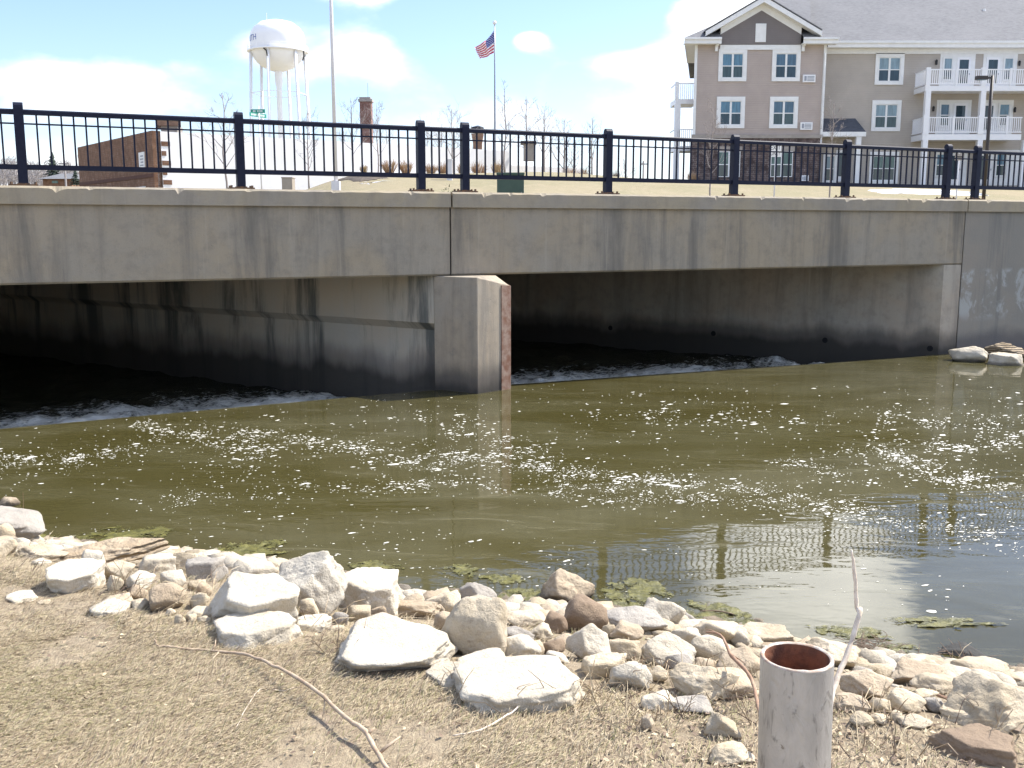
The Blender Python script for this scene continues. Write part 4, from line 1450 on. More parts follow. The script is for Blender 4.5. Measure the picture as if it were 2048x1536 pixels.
# ================================================================== far left: house, conifers, wood
def far_house():
    Y = 150.0
    a, c = at_depth(86, 366, Y), at_depth(143, 366, Y)
    z1 = Z(358, Y)
    e = empty('brick_house', ((a.x + c.x) / 2, Y, a.z - 2), 'low brown brick house below the conifer far behind the bridge', 'house')
    MB().abox(a.x, c.x, Y, Y + 8, a.z - 4, z1).build('wall', M['brick2'], e)
    MB().add([(a.x - .5, Y - .6, z1), (c.x + .5, Y - .6, z1), (c.x + .5, Y + 8.6, z1), (a.x - .5, Y + 8.6, z1), (a.x + 1, Y + 4, z1 + 1.0), (c.x - 1, Y + 4, z1 + 1.0)],
             [(0, 1, 5, 4), (1, 2, 5), (2, 3, 4, 5), (3, 0, 4)]).build('roof', M['shingle'], e)
    x0, x1 = at_depth(104, 364, Y).x, at_depth(116, 364, Y).x
    MB().abox(x0, x1, Y - .05, Y, Z(366.5, Y), Z(361.5, Y)).build('window', M['glass_gr'], e)
far_house()
# ================================================================== plants of the background
M['bark_grey'] = plain('grey_bark', (0.33, 0.29, 0.27), (0.26, 0.225, 0.205), 12, 0.9)
M['bark_far'] = plain('far_twigs', (0.36, 0.33, 0.32), (0.30, 0.27, 0.26), 3, 0.95)
M['needles'] = plain('conifer_needles', (0.030, 0.050, 0.036), (0.05, 0.07, 0.05), 4, 0.85)
M['dry_shrub'] = plain('dry_shrub', (0.34, 0.20, 0.11), (0.42, 0.30, 0.18), 3, 0.9)
M['dry_grass_tuft'] = plain('dry_ornamental_grass', (0.46, 0.35, 0.20), (0.36, 0.26, 0.15), 3, 0.9)
M['juniper'] = plain('juniper_green', (0.05, 0.075, 0.03), (0.085, 0.10, 0.045), 5, 0.85)

def branch(b, rnd, p, d, length, r, depth, upright=0.25, wig=0.16):
    n = 4
    pts, rads = [p.copy()], [r]
    q = p.copy()
    dd = d.copy()
    for i in range(n):
        dd = (dd + Vector((rnd.gauss(0, wig), rnd.gauss(0, wig), rnd.gauss(0, wig) + upright * 0.25))).normalized()
        q = q + dd * (length / n)
        pts.append(q.copy())
        rads.append(r * (1 - 0.75 * (i + 1) / n))
    b.tube(pts, rads, 4 if depth else 5, cap=False)
    if depth <= 0:
        return
    k = rnd.randint(3, 5)
    for i in range(k):
        f = rnd.uniform(0.3, 0.95)
        idx = min(n - 1, int(f * n))
        o = pts[idx].lerp(pts[idx + 1], f * n - idx)
        side = Vector((rnd.gauss(0, 1), rnd.gauss(0, 1), rnd.gauss(0.35, 0.5))).normalized()
        nd = (d * 0.75 + side * 0.75).normalized()
        branch(b, rnd, o, nd, length * rnd.uniform(0.4, 0.6), max(0.006, rads[idx] * 0.55), depth - 1, upright, wig)
def bare_tree(px, py_top, Y, seed, label, r=0.04, spread=0.55, base_frac=0.25, depth=2, group='bare young trees beyond the bridge', py_base=371, lean=0.0):
    rnd = random.Random(seed)
    p = at_depth(px, py_base, Y)
    z0 = far_z(p.x, Y)
    base = Vector((p.x, Y, z0))
    h = at_depth(px, py_top, Y).z - z0
    e = empty('bare_tree', base, label, 'tree', group)
    b = MB()
    pts, rads = [], []
    n = 8
    for i in range(n + 1):
        f = i / n
        pts.append(base + Vector((lean * h * (f - f * f * 0.3) + 0.02 * h * mnoise.noise((seed, f * 3, 0)), 0.02 * h * mnoise.noise((seed, f * 3, 5)), h * f)))
        rads.append(r * (1 - 0.85 * f) + 0.006)
    b.tube(pts, rads, 6)
    b.build('trunk', M['bark_grey'], e, True)
    c = MB()
    k = int(9 + h)
    for i in range(k):
        f = base_frac + (0.96 - base_frac) * (i + rnd.random() * 0.7) / k
        idx = min(n - 1, int(f * n))
        o = pts[idx].lerp(pts[idx + 1], f * n - idx)
        a = i * 2.4 + rnd.random()
        d = Vector((math.cos(a), math.sin(a), rnd.uniform(0.7, 1.5))).normalized()
        branch(c, rnd, o, d, spread * h * (1.05 - f) * rnd.uniform(0.5, 0.95) + 0.12 * h * rnd.random(), max(0.008, rads[idx] * 0.5), depth)
    c.build('crown', M['bark_grey'], e, True)
    return e
for args in ((452, 188, 38.0, 11, 'bare sapling leaning left behind the second railing post', 0.045, 0.45, 0.35, 2),
             (618, 228, 52.0, 12, 'thin bare sapling before the white wall right of the water tower'),
             (706, 196, 50.0, 13, 'thin bare sapling left of the brick chimney'),
             (757, 205, 54.0, 14, 'thin bare sapling right of the brick chimney'),
             (905, 218, 60.0, 15, 'bare bushy young tree behind the paired railing posts', 0.05, 0.8),
             (1010, 172, 56.0, 16, 'tallest narrow bare tree right of the flagpole', 0.05, 0.35),
             (1052, 193, 57.0, 17, 'narrow bare tree above the transformer box', 0.05, 0.35),
             (1088, 222, 62.0, 18, 'wide spreading bare tree between two narrower ones', 0.06, 0.8),
             (1128, 240, 66.0, 19, 'bare tree forking low over the lawn crest', 0.07, 0.7, 0.1),
             (1183, 236, 64.0, 20, 'bare tree just left of the middle railing post', 0.06, 0.5),
             (1421, 214, 44.0, 21, 'pale bare sapling before the brick corner of the apartments', 0.035, 0.4, 0.3),
             (1660, 205, 46.0, 22, 'bare sapling before the apartment entry canopy', 0.035, 0.35, 0.45)):
    bare_tree(*args[:5], *args[5:])
# bare trees over the roof of the white building, far behind
for i, (px, py, Y) in enumerate(((690, 262, 140), (775, 258, 145), (855, 255, 140), (885, 248, 150), (930, 262, 150), (1250, 318, 180), (1150, 280, 160))):
    bare_tree(px, py, float(Y), 40 + i, ['hazy far bare tree left of the brick chimney base', 'hazy far bare tree right of the brick chimney base', 'hazy far bare tree left of the paired railing posts',
              'hazy far bare tree between the paired railing posts', 'hazy far bare tree left of the flared brown stack', 'small far bare tree low over the lawn right of centre',
              'hazy far bare tree behind the lawn crest'][i], 0.16, 0.75, 0.15, 2, 'far bare trees')

def tuft(name, px, py0, py1, wpx, Y, mat, label, cat, n=90, group=None, seed=1, upright=0.8):
    rnd = random.Random(seed)
    p = at_depth(px, py1, Y)
    z0 = far_z(p.x, Y)
    h = max(0.25, at_depth(px, py0, Y).z - z0)
    w = wpx * Y / FPX / 2
    b = MB()
    for i in range(n):
        a = rnd.random() * 6.28
        rr = rnd.random() ** 0.6
        o = Vector((p.x + math.cos(a) * w * 0.45 * rr, Y + math.sin(a) * w * 0.45 * rr, z0 - 0.02))
        tip = Vector((p.x + math.cos(a) * w * (0.3 + rr * 0.9), Y + math.sin(a) * w * (0.3 + rr * 0.9), z0 + h * rnd.uniform(0.55, 1.0) * (1 - 0.35 * rr)))
        mid = o.lerp(tip, 0.55) + Vector((rnd.gauss(0, 0.03), rnd.gauss(0, 0.03), h * 0.08))
        b.tube([o, mid, tip], [0.012, 0.010, 0.003], 3, cap=False)
        if rnd.random() < 0.6:
            b.tube([mid, mid + Vector((rnd.gauss(0, 0.12), rnd.gauss(0, 0.12), 0.18)) * h], [0.008, 0.003], 3, cap=False)
    o = b.build(name, M[mat])
    return tag(o, label, cat, group)
for i, (px, py0, py1, w, Y, mt, lb) in enumerate((
        (779, 310, 345, 34, 52, 'dry_shrub', 'rusty dry shrub nearest the brick chimney'), (812, 314, 343, 30, 53, 'dry_shrub', 'rusty dry shrub left of the paired railing posts'),
        (728, 326, 346, 16, 51, 'dry_grass_tuft', 'small tan dry grass clump below the chimney'), (862, 320, 345, 26, 55, 'dry_shrub', 'brown dry shrub between the paired railing posts'),
        (886, 318, 344, 24, 56, 'dry_shrub', 'thin brown shrub beside the utility pedestal'), (925, 320, 342, 22, 56, 'dry_shrub', 'brown shrub just left of the flagpole'),
        (957, 316, 343, 34, 57, 'dry_shrub', 'broad rusty shrub under the flared stack'), (995, 315, 341, 24, 58, 'dry_grass_tuft', 'tan ornamental grass clump by the flagpole'),
        (1140, 322, 342, 30, 70, 'dry_shrub', 'low brown shrub on the lawn crest'), (1168, 326, 342, 24, 70, 'dry_shrub', 'low brown shrub at the right of the lawn crest'),
        (1232, 330, 346, 16, 75, 'dry_shrub', 'small brown shrub right of the middle railing post'), (1385, 335, 360, 22, 64, 'dry_shrub', 'bare shrub at the left corner of the brick wall'))):
    tuft('dry_shrub', px, py0, py1, w, float(Y), mt, lb, 'shrub', 110, 'dry shrubs along the lawn', 60 + i)
def juniper():
    rnd = random.Random(5)
    Y = 33.0
    p = at_depth(893, 374, Y)
    z0 = far_z(p.x, Y)
    h = Z(353, Y) - z0
    w = 0.40
    b = MB()
    for i in range(420):
        a = rnd.random() * 6.28
        rr = rnd.random() ** 0.5
        o = Vector((p.x + math.cos(a) * w * 0.9 * rr, Y + math.sin(a) * w * 0.7 * rr, z0 + h * rnd.random() * 0.9 * (1 - 0.5 * rr)))
        d = Vector((math.cos(a) * rr + rnd.gauss(0, 0.4), math.sin(a) * rr + rnd.gauss(0, 0.4), rnd.uniform(0.1, 0.8))).normalized()
        s = d.cross(Vector((0, 0, 1))).normalized() * 0.02
        L = rnd.uniform(0.06, 0.14)
        b.add([o - s, o + s, o + d * L], [(0, 1, 2)])
    e = b.build('juniper_bush', M['juniper'])
    tag(e, 'low green juniper bush behind the paired railing posts', 'bush')
juniper()
def conifer(px, py0, py1, wpx, Y, seed, label):
    rnd = random.Random(seed)
    base = at_depth(px, py1, Y)
    top = at_depth(px, py0, Y)
    h = top.z - base.z
    w = wpx * Y / FPX / 2
    e = empty('spruce_tree', base, label, 'tree', 'spruces far left')
    MB().tube([base - Vector((0, 0, 3)), top - Vector((0, 0, h * 0.1))], [w * 0.08, 0.03], 6).build('trunk', M['bark_grey'], e)
    b = MB()
    for i in range(900):
        f = rnd.random() ** 1.25
        a = rnd.random() * 6.28
        layer = 0.75 + 0.25 * math.sin(f * 48)
        r_ = w * (1 - f) * layer * rnd.uniform(0.35, 1.05) + 0.1
        o = Vector((base.x + math.cos(a) * r_ * 0.5, base.y + math.sin(a) * r_ * 0.5, base.z + f * h + 0.1 * h * 0.1))
        t = Vector((base.x + math.cos(a) * r_, base.y + math.sin(a) * r_, base.z + f * h - 0.02 * h))
        s = Vector((-math.sin(a), math.cos(a), 0)) * w * 0.09 * rnd.uniform(0.5, 1.2)
        b.add([o + Vector((0, 0, 0.02 * h)), t - s, t + s + Vector((0, 0, rnd.gauss(0, 0.015) * h))], [(0, 1, 2)])
    b.build('crown', M['needles'], e)
conifer(107, 304, 357, 46, 165.0, 3, 'dark conical spruce over the far brick house')
conifer(152, 340, 370, 28, 120.0, 4, 'smaller dark spruce beside the brown brick flank')
def far_wood():
    rnd = random.Random(9)
    b = MB()
    for i in range(320):
        px = rnd.uniform(-160, 240)
        Y = rnd.uniform(190, 300)
        top = 322 + 16 * mnoise.noise((px * 0.02, 1, 1)) + rnd.uniform(-4, 22) + max(0, (px - 60) * 0.10)
        p = at_depth(px, 372, Y)
        base = Vector((p.x, Y, p.z - 2))
        h = at_depth(px, top, Y).z - base.z
        b.tube([base, base + Vector((rnd.gauss(0, .2), 0, h))], [0.16, 0.03], 3, cap=False)
        for k in range(12):
            f = rnd.uniform(0.3, 0.97)
            a = rnd.random() * 6.28
            o = base + Vector((0, 0, h * f))
            L = h * 0.30 * (1.15 - f) + 0.4
            t = o + Vector((math.cos(a) * L, math.sin(a) * L, L * 0.9))
            b.tube([o, t], [0.07, 0.02], 3, cap=False)
            for q in range(3):
                m_ = o.lerp(t, rnd.uniform(0.3, 1))
                b.tube([m_, m_ + Vector((rnd.gauss(0, .5), rnd.gauss(0, .5), rnd.uniform(.2, .9))) * L * 0.6], [0.04, 0.015], 3, cap=False)
    tag(b.build('far_woodland', M['bark_far']), 'grey leafless wood on the far left skyline', 'woodland', kind='stuff')
far_wood()
def utility_pole(px, py0, Y, label, arm_px):
    p = at_depth(px, 370, Y)
    z0 = p.z - 2
    e = empty('utility_pole', (p.x, Y, z0), label, 'utility pole')
    zt = at_depth(px, py0, Y).z
    MB().tube([(p.x, Y, z0), (p.x, Y, zt)], [0.17, 0.12], 6).build('pole', M['bark_far'], e)
    w = arm_px * Y / FPX / 2
    MB().abox(p.x - w, p.x + w, Y - 0.1, Y + 0.1, zt - 0.6, zt - 0.4).build('crossarm', M['bark_far'], e)
utility_pole(132, 320, 140.0, 'utility pole with crossarm right of the large spruce', 20)
utility_pole(1286, 322, 170.0, 'small utility pole with crossarm on the skyline left of the apartments', 14)

# ---- snow and mulch on the far lawn: low mounds draped over the ground
M['snow'] = plain('old_snow', (0.80, 0.81, 0.84), (0.70, 0.71, 0.74), 2.5, 0.6, 0.4, 0.03)
def patch(name, poly_px, mat, label, cat, h=0.08, n=26, seed=1):
    """outline given by its corners on the far ground; domed, rough-edged"""
    pts = [on_far(*p) for p in poly_px]
    out = []
    rnd = random.Random(seed)
    for i in range(len(pts)):
        a, c = pts[i], pts[(i + 1) % len(pts)]
        m_ = 8
        for k in range(m_):
            q = a.lerp(c, k / m_)
            out.append(Vector((q.x + rnd.gauss(0, 0.12), q.y + rnd.gauss(0, 0.12), 0)))
    cx = sum(p.x for p in out) / len(out)
    cy = sum(p.y for p in out) / len(out)
    rings = ((1.0, -0.03), (0.93, 0.5), (0.75, 0.85), (0.45, 1.0), (0.15, 1.05))
    vs, fs = [], []
    m_ = len(out)
    for s, hh in rings:
        for p in out:
            x, y = cx + (p.x - cx) * s, cy + (p.y - cy) * s
            vs.append((x, y, far_z(x, y) + h * hh * (1 + 0.4 * mnoise.noise((x, y, seed)))))
    for r_ in range(len(rings) - 1):
        for i in range(m_):
            j = (i + 1) % m_
            fs.append((r_ * m_ + i, r_ * m_ + j, (r_ + 1) * m_ + j, (r_ + 1) * m_ + i))
    fs.append(tuple((len(rings) - 1) * m_ + i for i in range(m_)))
    return tag(MB().add(vs, fs).build(name, M[mat], None, True), label, cat)
patch('snow_patch', ((1735, 380), (1800, 378), (1900, 381), (1960, 386), (1980, 392), (1860, 389), (1760, 386)), 'snow', 'long white snow patch before the balconies', 'snow', 0.05, seed=1)
patch('snow_patch', ((712, 367.5), (780, 356), (850, 346), (858, 349), (800, 358), (740, 368.5)), 'snow', 'slanting strip of snow at the lawn edge below the chimney', 'snow', 0.06, seed=2)
patch('snow_patch', ((790, 343), (850, 338), (935, 336), (940, 339), (860, 343), (800, 346)), 'snow', 'thin snow bank along the dry shrubs', 'snow', 0.10, seed=3)
patch('mulch_bed', ((672, 362), (720, 350), (780, 349), (770, 357), (720, 365)), 'soil', 'dark mulch bed behind the street light mast', 'mulch', 0.07, seed=4)
patch('mulch_bed', ((950, 339), (1000, 335.5), (1070, 336.5), (1060, 338.5), (990, 340.5)), 'soil', 'thin dark mulch bed on the lawn crest by the flagpole', 'mulch', 0.05, seed=5)
# ================================================================== riprap stones
def stone_mat(name, c1, c2, dark, pit=0.5, bumps=1.0, layers=False):
    g = NT(name)
    p = g.objc()
    rn = g.rand()
    off = g.n('ShaderNodeVectorMath', operation='ADD')
    g.l(p, off.inputs[0])
    cx = g.n('ShaderNodeCombineXYZ')
    g.l(g.math('MULTIPLY', rn, 37.0), cx.inputs[0])
    g.l(g.math('MULTIPLY', rn, 91.0), cx.inputs[1])
    g.l(cx.outputs[0], off.inputs[1])
    v = off.outputs[0]
    a = g.noise(v, 5.0, 6, 0.6)
    b = g.noise(v, 24.0, 6, 0.68)
    c = g.noise(v, 110.0, 4, 0.65)
    col = g.mix(g.ramp(a, 0.35, 0.68), c1, c2)
    col = g.mix(g.math('MULTIPLY', g.ramp(b, 0.55, 0.75), pit), col, dark)
    col = g.mix(g.math('MULTIPLY', g.ramp(c, 0.55, 0.8), 0.35), col, dark)
    bri = g.math('ADD', g.math('MULTIPLY', rn, 0.22), 0.86)
    col = g.mix(1.0, col, (1, 1, 1), 'MULTIPLY')
    wz = g.math('ADD', g.sep(g.pos())[2], g.math('MULTIPLY', g.math('SUBTRACT', b, 0.5), 0.05))
    col = g.mix(g.math('MULTIPLY', g.ramp(wz, 0.075, 0.02), 0.75), col, tuple(x * 0.35 for x in dark))
    hs = g.n('ShaderNodeHueSaturation')
    g.l(col, hs.inputs['Color'])
    g.l(bri, hs.inputs['Value'])
    g.col(hs.outputs[0])
    g.rough(0.88)
    h = g.math('ADD', g.math('MULTIPLY', a, 0.7), g.math('ADD', g.math('MULTIPLY', b, 0.45), g.math('MULTIPLY', c, 0.16)))
    if layers:
        w = g.n('ShaderNodeTexWave', wave_type='BANDS', bands_direction='Z')
        w.inputs['Scale'].default_value = 9.0
        w.inputs['Distortion'].default_value = 3.0
        w.inputs['Detail'].default_value = 3.0
        g.l(v, w.inputs['Vector'])
        h = g.math('ADD', h, g.math('MULTIPLY', w.outputs['Fac'], 0.8))
    g.bump(h, 0.95 * bumps, 0.03)
    return g.m
M['W'] = stone_mat('white_limestone', (0.56, 0.505, 0.405), (0.475, 0.41, 0.305), (0.24, 0.185, 0.125), 0.55)
M['C'] = stone_mat('cream_limestone', (0.52, 0.44, 0.32), (0.42, 0.34, 0.225), (0.18, 0.135, 0.085), 0.6)
M['T'] = stone_mat('tan_stone', (0.46, 0.375, 0.265), (0.37, 0.285, 0.19), (0.17, 0.12, 0.075), 0.5)
M['G'] = stone_mat('grey_stone', (0.37, 0.335, 0.285), (0.29, 0.26, 0.22), (0.13, 0.12, 0.11), 0.5)
M['Br'] = stone_mat('brown_stone', (0.255, 0.185, 0.12), (0.205, 0.145, 0.095), (0.12, 0.08, 0.05), 0.35, 0.7)
M['K'] = stone_mat('speckled_granite', (0.53, 0.48, 0.39), (0.43, 0.38, 0.30), (0.12, 0.105, 0.085), 0.9)
M['L'] = stone_mat('layered_tan_rock', (0.40, 0.32, 0.22), (0.31, 0.235, 0.15), (0.13, 0.095, 0.06), 0.6, 1.2, True)
M['D'] = stone_mat('dark_wet_stone', (0.13, 0.12, 0.105), (0.09, 0.085, 0.075), (0.04, 0.04, 0.035), 0.5)

def unit_stone(seed, kind, sub):
    """unit-sized stone around the origin: convex facets rounded to the kind, with rough relief"""
    rnd = random.Random(seed)
    bm = bmesh.new()
    bmesh.ops.create_icosphere(bm, subdivisions=sub, radius=1.0)
    dirs = np.array([v.co[:] for v in bm.verts])
    K = {'round': 13, 'ang': 10, 'slab': 9, 'block': 7}[kind]
    pw = {'round': 13.0, 'ang': 50.0, 'slab': 130.0, 'block': 80.0}[kind]
    ns, ds = [], []
    if kind in ('slab', 'block'):
        ns.append((rnd.gauss(0, 0.06), rnd.gauss(0, 0.06), 1)); ds.append(0.62 if kind == 'slab' else 0.75)
        ns.append((0, 0, -1)); ds.append(0.62)
        m_ = K - 2
        a0 = rnd.random() * 6.28
        for i in range(m_):
            a = a0 + 6.283 * (i + rnd.uniform(-0.22, 0.22)) / m_
            ns.append((math.cos(a), math.sin(a), rnd.uniform(-0.15, 0.35))); ds.append(rnd.uniform(0.78, 1.0))
    else:
        for i in range(K):
            z = 1 - 2 * (i + 0.5) / K
            a = i * 2.39996 + rnd.uniform(-0.5, 0.5)
            r_ = math.sqrt(max(0, 1 - z * z))
            ns.append((r_ * math.cos(a) + rnd.gauss(0, .18), r_ * math.sin(a) + rnd.gauss(0, .18), z + rnd.gauss(0, .18)))
            ds.append(rnd.uniform(0.72, 1.0) if kind == 'ang' else rnd.uniform(0.85, 1.0))
    ns = np.array(ns)
    ns /= np.linalg.norm(ns, axis=1)[:, None]
    ds = np.array(ds)
    q = np.maximum(dirs @ ns.T, 0) / ds[None, :]
    rad = (q ** pw).sum(1) ** (-1.0 / pw)
    amp = {'round': 0.08, 'ang': 0.095, 'slab': 0.08, 'block': 0.09}[kind]
    sx = rnd.uniform(0, 50)
    for i, v in enumerate(bm.verts):
        d = dirs[i]
        f = mnoise.fractal((d[0] * 1.7 + sx, d[1] * 1.7, d[2] * 1.7), 0.85, 2.1, 5)
        f2 = mnoise.ridged_multi_fractal((d[0] * 2.3, d[1] * 2.3 + sx, d[2] * 2.3), 1.0, 2.0, 3, 1.0, 2.0) - 1.0
        vd = mnoise.voronoi((d[0] * 2.1 + sx, d[1] * 2.1, d[2] * 2.1))[0]
        f3 = min(0.35, vd[1] - vd[0]) - 0.17
        f4 = mnoise.fractal((d[0] * 7 + sx, d[1] * 7, d[2] * 7), 0.7, 2.0, 3)
        v.co = Vector(d) * float(rad[i]) * (1 + amp * f + amp * 0.25 * f2 + amp * 0.9 * f3 + 0.010 * f4)
    return bm

GROUND_STONES = []
def stone(box, mat, kind, label, seed, tilt=(0, 0), cat='stone', group='riprap stones along the bank', emb=0.22, rz=None, dep=None, base_z=None, hmin=0.22):
    x0, y0, x1, y1 = box
    rnd = random.Random(seed * 13 + 5)
    wpx, hpx = x1 - x0, y1 - y0
    xc = (x0 + x1) / 2
    if base_z is None:
        P = on_bank(xc, y1 - 0.06 * hpx)
    else:
        P = at_height(xc, y1, base_z)
    fwd = Vector((P.x, P.y, 0)).normalized()
    dist = (P - Vector((0, 0, CAMZ))).length
    W = wpx * dist / FPX
    el = math.atan2(CAMZ - P.z, math.hypot(P.x, P.y))
    Happ = hpx * dist / FPX
    k = dep if dep is not None else {'round': 0.85, 'ang': 0.8, 'slab': 0.9, 'block': 0.75}[kind]
    D = W * k
    Hz = (Happ - D * math.sin(el) * 0.8) / math.cos(el)
    if Hz < hmin * W:
        Hz = hmin * W
        D = max(0.45 * W, (Happ - Hz * math.cos(el) * 0.8) / math.sin(el))
    bm = unit_stone(seed, kind, 5 if wpx > 110 else (4 if wpx > 55 else 3))
    rzv = rnd.uniform(0, 6.28) if rz is None else rz
    R1 = Matrix.Rotation(rzv, 4, 'Z')
    RT = Matrix.Rotation(tilt[1], 4, 'Y') @ Matrix.Rotation(tilt[0], 4, 'X')
    bm.transform(RT @ R1)
    # fit to the box: width across the view, depth along it, height
    right = Vector((fwd.y, -fwd.x, 0))
    co = np.array([v.co[:] for v in bm.verts])
    basis = np.array([right[:], fwd[:], (0, 0, 1)])
    loc = co @ basis.T
    mn, mx = loc.min(0), loc.max(0)
    loc = (loc - (mn + mx) / 2) / (mx - mn)
    Hfull = Hz / (1 - emb)
    zb = P.z
    ctr = P + fwd * D * 0.42
    ctr.z = zb
    for it in range(4):
        pts = loc * np.array([W, D, Hfull])
        wpt = pts @ basis + np.array([ctr.x, ctr.y, ctr.z + Hfull * (0.5 - emb)])
        vis = wpt[wpt[:, 2] > zb - 0.01] if base_z is None else wpt[wpt[:, 2] > -0.01]
        z_ = vis[:, 2] - CAMZ
        f_ = vis[:, 1] * CP - z_ * SP
        u_ = vis[:, 1] * SP + z_ * CP
        pxs = 1024 + FPX * vis[:, 0] / f_
        pys = 768 - FPX * u_ / f_
        W *= (x1 - x0) / max(1, pxs.max() - pxs.min())
        ctr = ctr + right * ((x0 + x1) / 2 - (pxs.max() + pxs.min()) / 2) * dist / FPX
        err = (pys.min() - y0) * dist / FPX
        Hfull = max(0.12 * W, Hfull + err / math.cos(el) * 0.8)
    wl = loc * np.array([W, D, Hfull])
    wl = wl @ basis
    for i, v in enumerate(bm.verts):
        v.co = Vector(wl[i])
    for f in bm.faces:
        f.smooth = True
    me = bpy.data.meshes.new('stone')
    bm.to_mesh(me)
    bm.free()
    me.materials.append(M[mat])
    o = bpy.data.objects.new('boulder' if wpx > 75 else 'stone', me)
    o.location = (ctr.x, ctr.y, ctr.z + Hfull * (0.5 - emb))
    COL.objects.link(o)
    tag(o, label, 'boulder' if wpx > 75 else 'stone', group)
    GROUND_STONES.append((o.location.x, o.location.y, max(W, D) * 0.5, W, D, fwd))
    return o

